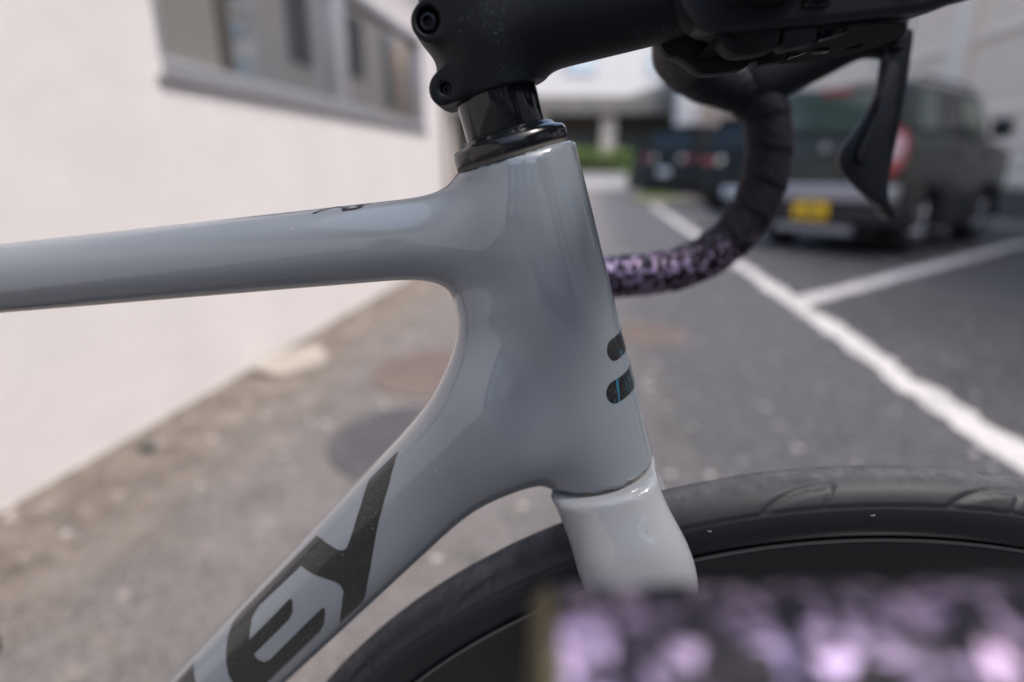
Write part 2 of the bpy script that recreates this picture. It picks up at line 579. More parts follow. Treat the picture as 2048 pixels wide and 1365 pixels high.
paintw = M("worn_white_road_paint", (0.7, 0.68, 0.65), 0.75)
k = NB(paintw)
v = k.coord()
wear = k.rmp(k.math('ADD', k.math('MULTIPLY', k.noise(v, 38, 6, 0.75), 0.7), k.math('MULTIPLY', k.noise(v, 6, 3), 0.3)), 0.52, 0.62)
k.base(k.mix(wear, (0.60, 0.57, 0.54), (0.17, 0.165, 0.165)))
k.bump(k.noise(v, 160, 4, 0.7), 0.6, 0.003)
def line_poly(p0, p1, wd, n=200, rag=0.016):
    p0, p1 = Vector(p0), Vector(p1)
    d = (p1 - p0); nrm = Vector((-d.y, d.x)).normalized()
    A = [(p0 + d * (i / n) + nrm * (wd / 2 + random.gauss(0, rag))) for i in range(n + 1)]
    B_ = [(p0 + d * (i / n) - nrm * (wd / 2 + random.gauss(0, rag))) for i in range(n + 1)]
    return A, B_
def painted(name, p0, p1, wd, z):
    A, B_ = line_poly(p0, p1, wd)
    n = len(A)
    V = [(p.x, p.y, z) for p in A] + [(p.x, p.y, z) for p in B_]
    F = [(i, n + i, n + i + 1, i + 1) for i in range(n - 1)]
    return tag(mesh(name, V, F, paintw, smooth=False), kind="structure")
lx = lambda y: 1.255 + 0.148 * y
painted("lane_edge_line", (lx(0.2), 0.2), (lx(13.6), 13.6), 0.12, 0.004)
start = Vector((lx(3.5) + 0.02, 3.52))
for i in range(-1, 5):
    b0 = Vector((lx(3.46 + i * 3.35) + 0.04, 3.46 + i * 3.35 + 0.03))
    b1 = b0 + Vector((BAY.x, BAY.y)) * 5.2
    painted("bay_line", b0, b1, 0.135, 0.008)

# manhole covers and a dark grey ground disc
rust = mottled("rusty_cast_iron", (0.165, 0.128, 0.112), (0.135, 0.108, 0.098), 14, 0.85, 0.4, 200)
darkdisc = mottled("dark_grey_disc", (0.0680, 0.0664, 0.0760), (0.0800, 0.0784, 0.0864), 10, 0.75, 0.4, 200)
concrete = mottled("pale_concrete", (0.29, 0.262, 0.228), (0.40, 0.365, 0.325), 12, 0.9, 0.4, 120)
def manhole(x, y, r, mat, label, ringmat):
    o = empty("manhole_cover", (x, y, 0))
    tag(o, label, "manhole cover")
    lathe("rim", [(r + .025, 0.0005), (r + .025, 0.006), (r + .004, 0.008), (r + .004, 0.001)], 48, ringmat, o)
    lathe("lid", [(0.0, 0.007), (r - .002, 0.007), (r, 0.005), (r, 0.0005)], 48, mat, o)
    bm = bmesh.new()
    st = 0.036
    n = int(r / st) + 1
    for i in range(-n, n + 1):
        for j in range(-n, n + 1):
            px, py = i * st + (j % 2) * st / 2, j * st
            if math.hypot(px, py) < r - .02:
                m_ = Matrix.Translation((px, py, .009)) @ Matrix.Rotation(R(45 if (i + j) % 2 else -45), 4, 'Z')
                bmesh.ops.create_cube(bm, size=1, matrix=m_ @ Matrix.Diagonal((.022, .009, .006, 1)))
    me = bpy.data.meshes.new("tread"); bm.to_mesh(me); bm.free()
    tag(link("tread", me, mat, o, smooth=False), kind="stuff")
    return o
manhole(-0.30, 2.22, 0.26, rust, "large rusty brown round manhole cover seen through the bicycle frame", rust)
manhole(0.69, 2.78, 0.17, rust, "small reddish round cover in the lane right of the head tube", rust)
manhole(-0.30, 1.60, 0.235, darkdisc, "dark grey round disc just behind the down tube", darkdisc)
b = prism("concrete_block", smooth_poly([(-1.07, 2.2), (-.93, 2.14), (-.80, 2.27), (-.81, 2.36), (-.90, 2.50), (-1.0, 2.47), (-1.05, 2.36)]), 'z', 0, .03, concrete, bevel=.01)
tag(b, "pale flat concrete slab at the foot of the white wall", "slab")
def pebble(x, y, s, mat, label):
    bm = bmesh.new(); bmesh.ops.create_icosphere(bm, subdivisions=2, radius=s)
    for q in bm.verts: q.co = Vector((q.co.x * random.uniform(.8, 1.25), q.co.y * random.uniform(.8, 1.2), q.co.z * .6)) 
    me = bpy.data.meshes.new("stone"); bm.to_mesh(me); bm.free()
    o = link("stone", me, mat); o.location = (x, y, s * .45); tag(o, label, "stone"); return o
darkst = M("dark_stone", (0.05, .055, .055), .8)
pebble(-1.09, 1.535, .022, darkst, "small dark stone lying by the foot of the white wall")

# ================================================================== SETTING: white wall building
stucco = M("pinkish_white_stucco", (0.6080, 0.5600, 0.5520), 0.9)
k = NB(stucco)
v = k.coord()
k.base(k.mix(k.rmp(k.noise(v, 2.5, 6, 0.7), 0.3, 0.75), (0.68, 0.653, 0.652), (0.63, 0.605, 0.605)))
k.bump(k.math('ADD', k.noise(v, 90, 5, 0.7), k.math('MULTIPLY', k.noise(v, 9, 3), 1.5)), 0.5, 0.006)
alu = M("brushed_window_aluminium", (0.42, 0.42, 0.44), 0.4, 0.6)
glass = M("dark_window_glass", (0.03, 0.03, 0.03), 0.03, 0.0, 0.0, spec=1.0)
glass.node_tree.nodes["Principled BSDF"].inputs["IOR"].default_value = 3.2
greywall = mottled("grey_plaster", (0.30, 0.29, 0.28), (0.34, 0.33, 0.32), 3, .9)
joint = M("dark_joint", (0.06, 0.055, 0.05), .9)

house = empty("white_house", (-1.42, 0, 0), -math.atan(0.148))
tag(house, "white stuccoed house wall with a strip window left of the bicycle", "house")
# local: x out of the wall towards the lane, y along the lane; window y 2.0..4.95, z 1.10..1.76
k_ = math.cos(math.atan(.148))
def hy(y): return y / k_
W0, W1, WZ0, WZ1, END = hy(2.0), hy(4.86), 1.10, 1.765, hy(5.42)
def wallpiece(y0, y1, z0, z1):
    return ((-.22, y0, z0), (0, y1, z1))
bm = bmesh.new()
def quad(bm, pts):
    return bm.faces.new([bm.verts.new(p) for p in pts])
# front face with the opening and reveals, one mesh
ys = [-6, W0, W1, END]; zs = [0, WZ0, WZ1, 3.4]
for i in range(3):
    for j in range(3):
        if i == 1 and j == 1: continue
        quad(bm, [(0, ys[i], zs[j]), (0, ys[i + 1], zs[j]), (0, ys[i + 1], zs[j + 1]), (0, ys[i], zs[j + 1])])
d_ = -.09
quad(bm, [(0, W0, WZ0), (0, W1, WZ0), (d_, W1, WZ0), (d_, W0, WZ0)])
quad(bm, [(0, W0, WZ1), (d_, W0, WZ1), (d_, W1, WZ1), (0, W1, WZ1)])
quad(bm, [(0, W0, WZ0), (d_, W0, WZ0), (d_, W0, WZ1), (0, W0, WZ1)])
quad(bm, [(0, W1, WZ0), (0, W1, WZ1), (d_, W1, WZ1), (d_, W1, WZ0)])
quad(bm, [(0, END, 0), (-5, END, 0), (-5, END, 3.4), (0, END, 3.4)])
quad(bm, [(0, -6, 0), (0, -6, 3.4), (-5, -6, 3.4), (-5, -6, 0)])
quad(bm, [(0, -6, 3.4), (0, END, 3.4), (-5, END, 3.4), (-5, -6, 3.4)])
quad(bm, [(-5, -6, 0), (-5, -6, 3.4), (-5, END, 3.4), (-5, END, 0)])
bmesh.ops.remove_doubles(bm, verts=bm.verts[:], dist=1e-5)
bmesh.ops.recalc_face_normals(bm, faces=bm.faces[:])
me = bpy.data.meshes.new("wall"); bm.to_mesh(me); bm.free()
link("wall", me, stucco, house, smooth=False)
win = box("window", (-.055, W0 + .002, WZ0 + .001), (.012, W1 - .002, WZ0 + .055), alu, house, .006)
win["label"] = "aluminium sliding strip window"
box("sill", (-.03, W0 - .03, WZ0 - .016), (.022, W1 + .04, WZ0 - .001), alu, win, .006)
box("frame", (-.055, W0 + .002, WZ1 - .05), (.008, W1 - .002, WZ1 - .002), alu, win, .005)
box("frame", (-.055, W0 + .002, WZ0 + .056), (.004, W0 + .03, WZ1 - .051), alu, win, .004)
box("frame", (-.055, W1 - .07, WZ0 + .056), (.008, W1 - .002, WZ1 - .051), alu, win, .004)
box("mullion", (-.05, hy(3.32), WZ0 + .056), (.0, hy(3.47), WZ1 - .051), alu, win, .006)
box("pane", (-.045, W0 + .031, WZ0 + .056), (-.038, hy(3.32) - .001, WZ1 - .051), glass, win)
box("pane", (-.045, hy(3.47) + .001, WZ0 + .056), (-.038, W1 - .071, WZ1 - .051), glass, win)
darkroom = M("dark_room", (.04, .04, .04), .9)
cur = M("grey_blind", (0.17, 0.165, 0.155), .8)
box("blind", (-.036, W0 + .032, WZ0 + .057), (-.030, hy(2.36), WZ1 - .052), cur, win)
box("frame", (-.036, hy(2.365), WZ0 + .057), (-.022, hy(2.44), WZ1 - .052), joint, win, .003)
box("eave", (-.3, -6, 2.55), (.35, END + .2, 2.68), greywall, house, .01)
dp = sweep("downpipe", [(.045, END - .06, 0), (.045, END - .06, 2.54)], .022, 14, greywall, house)
for z_ in (.5, 1.5):
    lathe("bracket", [(.024, -.012), (.029, -.012), (.029, .012), (.024, .012)], 14, alu, dp, ((.045, END - .06, z_), (0, 0, 1), (1, 0, 0), (0, 1, 0)))
foot = mottled("dirty_plinth", (0.22, 0.19, 0.16), (0.34, 0.30, 0.27), 14, .9)
box("plinth", (-.02, -6.0, -.02), (.006, END - .001, .012), foot, house)

# ================================================================== SETTING: beige building on the right
beige = mottled("beige_siding", (0.86, 0.675, 0.525), (0.88, 0.70, 0.55), 1.6, .85, .15, 60)
beige2 = mottled("pale_pilaster", (0.88, 0.74, 0.62), (0.90, 0.76, 0.64), 1.6, .85)
basem = mottled("brown_grey_base", (0.10, 0.088, 0.078), (0.13, 0.115, 0.10), 4, .9)
shop = empty("beige_building", (5.94, 0, 0), -math.atan(0.145))
tag(shop, "beige building with horizontal siding, pale pilasters and a dark base behind the parked cars", "building")
box("wall", (0, -9, .52), (6, 24, 7.5), beige, shop)
box("base", (-.02, -9, 0), (6, 24, .515), basem, shop)
sid = None
for q, (y0, y1) in enumerate([(2.6, 5.2), (5.21, 7.8), (7.81, 10.15), (10.75, 13.3), (13.31, 16.6)]):
    z = .53
    while z < 1.7:
        o = box("siding_board", (-.022, y0 + .004, z), (-.001, y1 - .004, z + .236), beige, shop, .004, 1)
        z += .24
for y0 in (10.2, 16.8, 2.0, -4.0):
    box("pilaster", (-.13, y0, .0), (-.0, y0 + .5, 7.5), beige2, shop, .015)
for z0 in (2.72, 6.1):
    box("string_course", (-.05, -9, z0), (-.0, 24, z0 + .10), beige2, shop, .01)
for y0 in (-6.5, -2.2, .2, 4.0, 7.2):
    for z0 in (3.6, 5.7):
        f_ = box("window", (-.04, y0, z0), (-.001, y0 + 1.2, z0 + 1.15), alu, shop, .006)
        box("pane", (-.046, y0 + .06, z0 + .06), (-.041, y0 + .57, z0 + 1.09), glass, f_)
        box("pane", (-.046, y0 + .63, z0 + .06), (-.041, y0 + 1.14, z0 + 1.09), glass, f_)
for y0, y1, z0, z1, mt in ((12.4, 13.9, 2.95, 4.12, glass), (12.4, 13.9, 4.42, 5.6, glass), (15.5, 17.3, 3.65, 5.9, None), (18.7, 20.9, 3.85, 5.9, None), (22.9, 23.9, 3.2, 5.9, 1)):
    f_ = box("window", (-.04, y0, z0), (-.001, y1, z1), alu, shop, .006)
    mt = mt if mt is glass else (M("brown_blind", (.16, .135, .115), .8) if mt is None else M("teal_blind", (.12, .19, .20), .6))
    for a_ in range(3):
        w_ = (y1 - y0 - .08) / 3
        box("pane", (-.046, y0 + .04 + a_ * w_, z0 + .05), (-.041, y0 + .02 + (a_ + 1) * w_, z1 - .05), mt, f_)
# lower windows nearer the camera, mirrored in the strip window
for y0 in (-1.2, 3.0, 5.6, 12.0):
    f_ = box("window", (-.06, y0, 1.3), (-.023, y0 + .9, 2.5), alu, shop, .006)
    box("pane", (-.066, y0 + .06, 1.36), (-.061, y0 + .84, 2.44), glass, f_)
kerb_m = mottled("yellowish_kerb_concrete", (0.30, 0.26, 0.19), (0.36, 0.32, 0.25), 5, .9)
kb = box("kerb", (5.55, -9, 0), (5.68, 24, .12), kerb_m, None, .015)
kb.rotation_euler = (0, 0, -math.atan(.145)); tag(kb, "low pale kerb in front of the beige building", kind="structure")
# wheel stops
for i in range(4):
    o = box("wheel_stop", (-.3, -.07, 0), (.3, .07, .1), concrete, None, .02)
    c0 = Vector((lx(3.46 + i * 3.35), 3.46 + i * 3.35, 0)) + BAY * 4.6 + BAYL * 1.0
    o.location = c0; o.rotation_euler = (0, 0, math.atan2(BAYL.y, BAYL.x))
    tag(o, ["pale concrete wheel stop before the empty bay nearest the camera", "pale concrete wheel stop in front of the dark green boxy car",
            "pale concrete wheel stop in front of the nearer black hatchback", "pale concrete wheel stop in front of the farther black car"][i], "wheel stop", "wheel stops of the parking bays")

# ================================================================== SETTING: far end
roofm = mottled("dark_brown_roof", (0.085, 0.08, 0.072), (0.11, 0.10, 0.09), 2, .85)
pale = mottled("pale_end_wall", (0.66, 0.63, 0.61), (0.70, 0.67, 0.65), .6, .9)
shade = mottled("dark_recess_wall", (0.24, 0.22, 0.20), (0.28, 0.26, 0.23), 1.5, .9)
teal = M("teal_glass", (0.06, 0.12, 0.12), .15)
fasm = mottled("grey_brown_fascia", (0.17, 0.16, 0.145), (0.21, 0.195, 0.18), 2, .85)
hall = empty("low_hall", (0, 27, 0))
tag(hall, "low dark roofed building with beige columns at the far end of the lane", "building")
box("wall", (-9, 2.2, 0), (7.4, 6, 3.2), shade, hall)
prism("roof", [(-.59, 3.72), (3.2, 4.0), (7, 3.7), (7, 3.3), (-.59, 3.05)], 'x', -9.5, 7.8, roofm, hall, .02)
prism("gable", [(5.4, 4.02), (9.4, 4.02), (8.8, 4.6), (6.4, 4.4)], 'y', 1.2, 5.5, greywall, hall, .02)
box("fascia", (-9.5, -.75, 3.05), (7.8, -.6, 3.78), fasm, hall, .01)
for x_ in (-3.2, .9, 3.95):
    box("column", (x_, -.3, 0), (x_ + .62, .1, 3.04), beige2, hall, .02)
for x_ in (-7, -1.6, 1.9, 2.9, 5.1):
    f_ = box("window", (x_, 2.12, .9), (x_ + .95, 2.199, 2.1), alu, hall)
    box("pane", (x_ + .06, 2.10, .96), (x_ + .89, 2.119, 2.04), teal, f_)
annex = empty("louvred_annex", (8.2, 24.5, 0))
tag(annex, "pale annex with vertical louvres and a white column beyond the black cars", "building")
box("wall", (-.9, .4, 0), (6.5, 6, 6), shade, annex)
box("column", (-1.6, -.5, 0), (-.8, .3, 6), pale, annex, .02)
for i in range(22):
    box("louvre", (-.65 + i * .3, -.1, .6), (-.50 + i * .3, .15, 5.8), beige2, annex)
block = empty("pale_apartment_block", (0, 46, 0))
tag(block, "pale apartment block rising behind the low dark roof", "building")
box("wall", (-30, 0, 0), (40, 10, 16), pale, block)
box("roof_slab", (-30.5, -.6, 16.01), (40.5, 10, 16.4), pale, block)
for z_ in (7.5, 10.4, 13.2):
    for x_ in range(-26, 38, 6):
        f_ = box("window", (x_, -.08, z_), (x_ + 2.2, -.001, z_ + 1.5), alu, block)
        box("pane", (x_ + .1, -.11, z_ + .1), (x_ + 2.1, -.081, z_ + 1.4), glass, f_)
planter = empty("planter", (3.9, 24.2, 0))
tag(planter, "low white planter wall in front of the clipped hedge", "planter")
box("front_wall", (-5, -.3, 0), (.75, 0, .55), pale, planter, .02)
box("coping", (-5.03, -.34, .552), (.78, .04, .62), pale, planter, .01)
leaf_m = mottled("hedge_leaf_green", (0.14, 0.22, 0.045), (0.22, 0.32, 0.08), 3, .6)
def foliage(name, cx, cy, cz, sx, sy, sz, n, s, mat, parent=None, boxy=True):
    V, F = [], []
    for i in range(n):
        if boxy:
            p = np.array([random.uniform(-1, 1) for _ in range(3)])
            ax = random.randrange(3); p[ax] = math.copysign(random.uniform(.8, 1.08), p[ax])
        else:
            p = rng.normal(size=3); p /= np.linalg.norm(p); p *= random.uniform(.6, 1.05) * (1 + .25 * math.sin(3 * p[0] + 5 * p[2] + 2 * p[1]))
        c_ = np.array([cx + p[0] * sx, cy + p[1] * sy, cz + p[2] * sz])
        a = rng.normal(size=3); a /= np.linalg.norm(a)
        b_ = np.cross(a, rng.normal(size=3)); b_ /= np.linalg.norm(b_)
        ss = s * random.uniform(.6, 1.3)
        j = len(V)
        V += [c_ - a * ss, c_ - b_ * ss * .5, c_ + a * ss, c_ + b_ * ss * .5]
        F.append((j, j + 1, j + 2, j + 3))
    return mesh(name, V, F, mat, parent, smooth=False)
hedge = empty("hedge", (3.9, 25.2, 0))
tag(hedge, "bright green clipped hedge at the end of the lane", "hedge")
foliage("foliage", -2.1, 0, .95, 3.0, .55, .62, 9000, .055, leaf_m, hedge)
tw = box("stems", (-5.0, -.45, .0), (.8, .45, 1.35), M("hedge_wood", (.03, .035, .015), .9), hedge)
weed = foliage("grass_tuft", 3.55, 14.4, .10, .55, .3, .12, 900, .05, leaf_m, None, False)
tag(weed, "tuft of green grass at the far end of the white line", "grass")
isl = prism("planting_island", smooth_poly([(3.0, 13.9), (4.3, 13.8), (4.6, 14.6), (3.2, 15.0)]), 'z', 0, .12, kerb_m, bevel=.02)
tag(isl, kind="structure")

# ================================================================== behind the camera (unseen building added to be mirrored in the paint)
rear = empty("unseen_mirrored_building", (0, -13, 0), R(8))
tag(rear, "unseen grey building added behind the camera for reflections in the paint", "building")
box("wall", (-14, -6, 0), (9, 0, 5.2), greywall, rear)
for x_ in range(-13, 8, 3):
    for z_ in (1.0, 3.3):
        f_ = box("window", (x_, .001, z_), (x_ + 1.6, .05, z_ + 1.3), alu, rear)
        box("pane", (x_ + .08, .051, z_ + .08), (x_ + 1.52, .06, z_ + 1.22), glass, f_)

# ================================================================== cars
tyre_car = M("car_tyre", (.02, .02, .022), .8)
carglass = M("car_glass", (.015, .02, .018), .06, spec=.4)
greenglass = M("greenish_car_glass", (.05, .085, .07), .05, spec=.9)
litglass = M("lit_view_car_glass", (.17, .22, .155), .06, spec=.6)  # pale tone paints in the lit background seen through the window
redlamp = M("red_lamp_lens", (.35, .03, .04), .12, 0, 1)
palelamp = M("pale_pink_lamp_lens", (.75, .5, .5), .1, 0, 1)
blacktrim = M("black_car_trim", (.018, .018, .02), .5)
silver = M("silver_bumper_strip", (.36, .35, .37), .35, .3)
yplate = M("yellow_number_plate", (.95, .56, .008), .5)
wplate = M("white_number_plate", (.85, .85, .86), .4)
ink = M("dark_plate_ink", (.03, .05, .04), .6)

def car_wheel(parent, x, y, r, wd, side):
    # lies with its axle along local y; side -1 = right
    fr = ((x, y, r), (0, side, 0), (1, 0, 0), (0, 0, 1))
    wobj = lathe("wheel", [(0, .0), (r * .25, .005), (r * .55, -.02), (r * .62, .01), (r * .62, -wd)], 28, steel_dk, parent, fr)
    lathe("tyre", [(r * .61, .0), (r * .66, .015), (r * .9, .02), (r, -.01), (r, -wd + .01), (r * .9, -wd - .02), (r * .61, -wd)], 36, tyre_car, wobj, fr)
    for i in range(5):
        a = i * 2 * math.pi / 5
        p0 = np.array([x, y + side * .012, r]); dr = np.array([math.cos(a), 0, math.sin(a)])
        o = sweep("spoke", [p0 + dr * r * .12, p0 + dr * r * .6 + np.array([0, -side * .004, 0])], .022, 6, steel, wobj)
steel_dk = M("dark_wheel_steel", (.10, .10, .11), .4, .7)

def build_car(name, label, L, Wd, H, belt, body, glassm, loc, wheel_r, hood_len, plate, style):
    o = empty(name, loc, math.atan2(BAY.y, BAY.x))
    tag(o, label, "car")
    hw = Wd / 2
    rf, rr = .58, L - .62        # rear and front axle distance from the tail
    ar = wheel_r + .055
    def arch(cx):
        return [(cx + ar * math.cos(t), wheel_r + ar * math.sin(t)) for t in np.linspace(math.pi * 1.0 - .0, 0, 12)]
    z0 = .24
    prof = [(0.02, z0 + .06)]
    prof += [(rf - ar, z0)] + [p for p in arch(rf) if p[1] > z0] + [(rf + ar, z0)]
    prof += [(rr - ar, z0)] + [p for p in arch(rr) if p[1] > z0] + [(rr + ar, z0)]
    nose = belt - (.08 if style == 'boxy' else .18)
    prof += [(L - .03, z0 + .05), (L, .5), (L - .02, nose - .12), (L - .10, nose), (L - hood_len, belt), (.06, belt), (0, belt - .12)]
    bodyo = prism("body", prof, 'y', -hw, hw, body, o, .045, 3)
    inner = box("underbody", (.12, -hw + .22, z0 - .05), (L - .12, hw - .22, belt - .1), blacktrim, o)
    for x_, sgn in ((rf, -1), (rf, 1), (rr, -1), (rr, 1)):
        box("wheel_arch_liner", (x_ - ar - .01, -hw + .2 if sgn < 0 else hw - .23, .18), (x_ + ar + .01, -hw + .23 if sgn < 0 else hw - .2, wheel_r + ar), blacktrim, o)
        car_wheel(o, x_, sgn * (hw - .03), wheel_r, .17, sgn)
    # greenhouse
    if style == 'boxy':
        c0, c1, t0, t1, ins = .03, L - hood_len, .09, L - hood_len - .38, .07
    else:
        c0, c1, t0, t1, ins = .05, L - hood_len + .05, .30, L - hood_len - .65, .13
    Hb, Ht = belt - .005, H
    V = [(c0, -hw + .03, Hb), (c1, -hw + .03, Hb), (c1, hw - .03, Hb), (c0, hw - .03, Hb),
         (t0, -hw + ins + .03, Ht), (t1, -hw + ins + .03, Ht), (t1, hw - ins - .03, Ht), (t0, hw - ins - .03, Ht)]
    bm = bmesh.new()
    vs = [bm.verts.new(p) for p in V]
    for f_ in ((0, 1, 5, 4), (2, 3, 7, 6), (1, 2, 6, 5), (3, 0, 4, 7), (4, 5, 6, 7), (0, 3, 2, 1)):
        bm.faces.new([vs[i] for i in f_])
    bmesh.ops.recalc_face_normals(bm, faces=bm.faces[:])
    bmesh.ops.bevel(bm, geom=bm.edges[:], offset=.06, segments=3, profile=.7, affect='EDGES', clamp_overlap=True)
    me = bpy.data.meshes.new("cabin"); bm.to_mesh(me); bm.free()
    cabin = link("cabin", me, body, o)
    Vv = [np.array(p) for p in V]
    def panel(nm, corners, u0, u1, w0, w1, mat, parent, off=.006, th=.02):
        a, b_, c_, d = (Vv[i] for i in corners)   # bottom-left, bottom-right, top-right, top-left
        def P(u, w_): return (a * (1 - u) + b_ * u) * (1 - w_) + (d * (1 - u) + c_ * u) * w_
        q = [P(u0, w0), P(u1, w0), P(u1, w1), P(u0, w1)]
        nrm = np.cross(q[1] - q[0], q[3] - q[0]); nrm /= np.linalg.norm(nrm)
        ctr = np.mean(Vv, axis=0)
        if nrm @ (q[0] - ctr) < 0: nrm = -nrm
        VV = [p + nrm * off for p in q] + [p - nrm * th for p in q]
        return mesh(nm, VV, [(0, 1, 2, 3), (7, 6, 5, 4), (0, 4, 5, 1), (1, 5, 6, 2), (2, 6, 7, 3), (3, 7, 4, 0)], mat, parent, False)
    for cr in ((0, 1, 5, 4), (3, 2, 6, 7)):
        panel("window_surround", cr, .05, .93, .10, .86, blacktrim, cabin, .003)
        panel("side_window", cr, .07, .30, .14, .82, greenglass if style == 'boxy' else glassm, cabin)
        panel("side_window", cr, .34, .60, .14, .82, glassm, cabin)
        panel("side_window", cr, .64, .91, .14, .82, litglass if style == 'boxy' else glassm, cabin)
    panel("rear_window", (3, 0, 4, 7), .12, .88, .14, .84, greenglass if style == "boxy" else glassm, cabin)
    panel("windscreen", (1, 2, 6, 5), .06, .94, .08, .90, glassm, cabin)
    # doors seams
    for s_ in (-1, 1):
        for x_ in (1.02, 1.95):
            box("door_seam", (x_, s_ * hw - .002 if s_ > 0 else -hw - .002, z0 + .12), (x_ + .012, s_ * hw + .002 if s_ > 0 else -hw + .002, belt - .06), blacktrim, bodyo)
        for x_ in (1.12, 2.05):
            box("door_handle", (x_, s_ * (hw + .012) - .012, belt - .17), (x_ + .17, s_ * (hw + .012) + .012, belt - .135), body, bodyo, .008)
        m_ = box("mirror", (L - hood_len - .33, s_ * (hw + .11) - .08, belt + .01), (L - hood_len - .17, s_ * (hw + .11) + .08, belt + .20), blacktrim, o, .03)
        box("sill_trim", (rf + ar + .02, s_ * hw - .015, z0 - .005), (rr - ar - .02, s_ * hw + .015, z0 + .14), blacktrim, o, .01)
        # arch flares
        for x_ in (rf, rr):
            pts = [(x_ + (ar + .02) * math.cos(t), s_ * hw, wheel_r + (ar + .02) * math.sin(t)) for t in np.linspace(.0, math.pi, 16)]
            sweep("arch_flare", pts, .028, 8, blacktrim, o)
    # tail
    if style == 'boxy':
        box("bumper", (-.10, -hw + .01, .30), (.10, hw - .01, .47), blacktrim, o, .04)
        box("bumper_strip", (-.115, -hw + .03, .505), (.08, hw - .03, .66), silver, o, .03)
        box("pale_ground_strip", (-.07, -.38, .20), (.06, .38, .285), silver, o, .02)  # pale strip added to imitate the light ground below the bumper
        box("tailgate_seam", (-.004, -hw + .16, .70), (.004, hw - .16, .706), blacktrim, o)
        for s_ in (-1, 1):
            pts = [( .10 * math.cos(t), .21 * math.sin(t)) for t in np.linspace(0, 2 * math.pi, 24, endpoint=False)]
            lp = prism("tail_lamp", [(s_ * (hw - .125) + a, .94 + b_) for a, b_ in pts], 'x', -.025, .05, redlamp, o, .012)
            prism("lens", [(s_ * (hw - .12) + a * .7, .99 + b_ * .55) for a, b_ in pts], 'x', -.034, -.024, palelamp, lp, .004)
        lathe("badge", [(0, .02), (.035, .02), (.042, .0)], 24, silver, o, ((-.004, .0, 1.0), (-1, 0, 0), (0, 1, 0), (0, 0, 1)))
        box("high_brake_lamp", (.035, -.13, H - .075), (.07, .13, H - .035), redlamp, o, .008)
        wz = 1.12
        sweep("wiper", [(-.0, -.12, belt + .03), (-.004 + .03, .3, belt + .10)], .008, 6, blacktrim, o)
        pz = .41
        for s_ in (-1, 1):
            sweep("roof_rail", [(.25, s_ * (hw - .16), H + .0), (.35, s_ * (hw - .16), H + .05), (t1 - .2, s_ * (hw - .16), H + .05), (t1 - .08, s_ * (hw - .16), H)], .015, 8, blacktrim, o)
    else:
        box("bumper", (-.09, -hw + .02, .27), (.12, hw - .02, .56), body, o, .05)
        for s_ in (-1, 1):
            box("tail_lamp", (-.02, s_ * (hw - .20) - .10, belt - .18), (.08, s_ * (hw - .20) + .10, belt - .06), redlamp, o, .025)
            lathe("glint_disc", [(0, .015), (.07, .015), (.082, 0)], 20, chrome, o, ((-.005, s_ * (hw - .46), belt - .12), (-1, 0, 0), (0, 1, 0), (0, 0, 1)))  # chrome discs added to imitate sun glints on the tail
        pz = style_plate_z
        box("spoiler", (t0 - .14, -hw + .22, H - .03), (t0 + .1, hw - .22, H + .0), body, o, .01)
        sweep("exhaust", [(-.06, -.38, .2), (.15, -.38, .2)], .03, 14, steel, o)
    px_ = -.128 if style == 'boxy' else -.10
    pl = box("number_plate", (px_ - .008, -.165, pz - .0825), (px_ + .02, .165, pz + .0825), plate, o, .006)
    for i, (a, b_) in enumerate([(-.11, -.085), (-.05, -.025), (.02, .045), (.08, .105)]):
        box("marking", (px_ - .0105, a, pz - .06), (px_ - .0085, b_, pz + .025), ink, pl)
    box("marking", (px_ - .0105, -.06, pz + .04), (px_ - .0085, .06, pz + .06), ink, pl)
    return o
style_plate_z = .40
suv_paint = M("dark_olive_grey_car_paint", (.030, .034, .026), .36, .1, .35, .1, spec=.4)
blk_paint = M("black_car_paint", (.009, .007, .006), .4, 0, .08, .1, spec=.2)
sg = build_car("parked_car", "dark green boxy small car with yellow number plate parked at an angle", 2.95, 1.47, 1.55, 1.10, suv_paint, carglass,
               (3.02, 5.78, 0), .30, .78, yplate, 'boxy')
build_car("parked_car", "nearer black hatchback parked behind the far handlebar drop, white plate", 3.8, 1.66, 1.70, 1.06, blk_paint, carglass,
          (4.05, 10.7, 0), .31, 1.15, wplate, 'hatch')
style_plate_z = .72
build_car("parked_car", "farthest black car at the end of the parked row by the hedge", 4.1, 1.78, 1.84, 1.16, blk_paint, carglass,
          (3.95, 15.2, 0), .33, 1.2, wplate, 'hatch')

# ================================================================== THE BICYCLE
# local frame of the bike: x forward, y towards its left (away from the camera), z up; metres, solids in mm
YAW = 0.043
bike = empty("bicycle", (math.sin(YAW) * .231, math.cos(YAW) * .231, 0), -YAW)
tag(bike, "grey drop bar road bicycle with black letters on the down tube, filling the foreground", "bicycle")

A0 = np.array([-14.6, 0, 840.0]); AB = np.array([38.6, 0, 650.0])
AD = (AB - A0) / np.linalg.norm(AB - A0)
AE = np.array([-AD[2], 0, AD[0]])
def SU(p):
    q = p - A0
    return q @ AD, q @ AE
def AX(s, u=0.0, y=0.0):
    return A0 + AD * s + AE * u + np.array([0, y, 0])

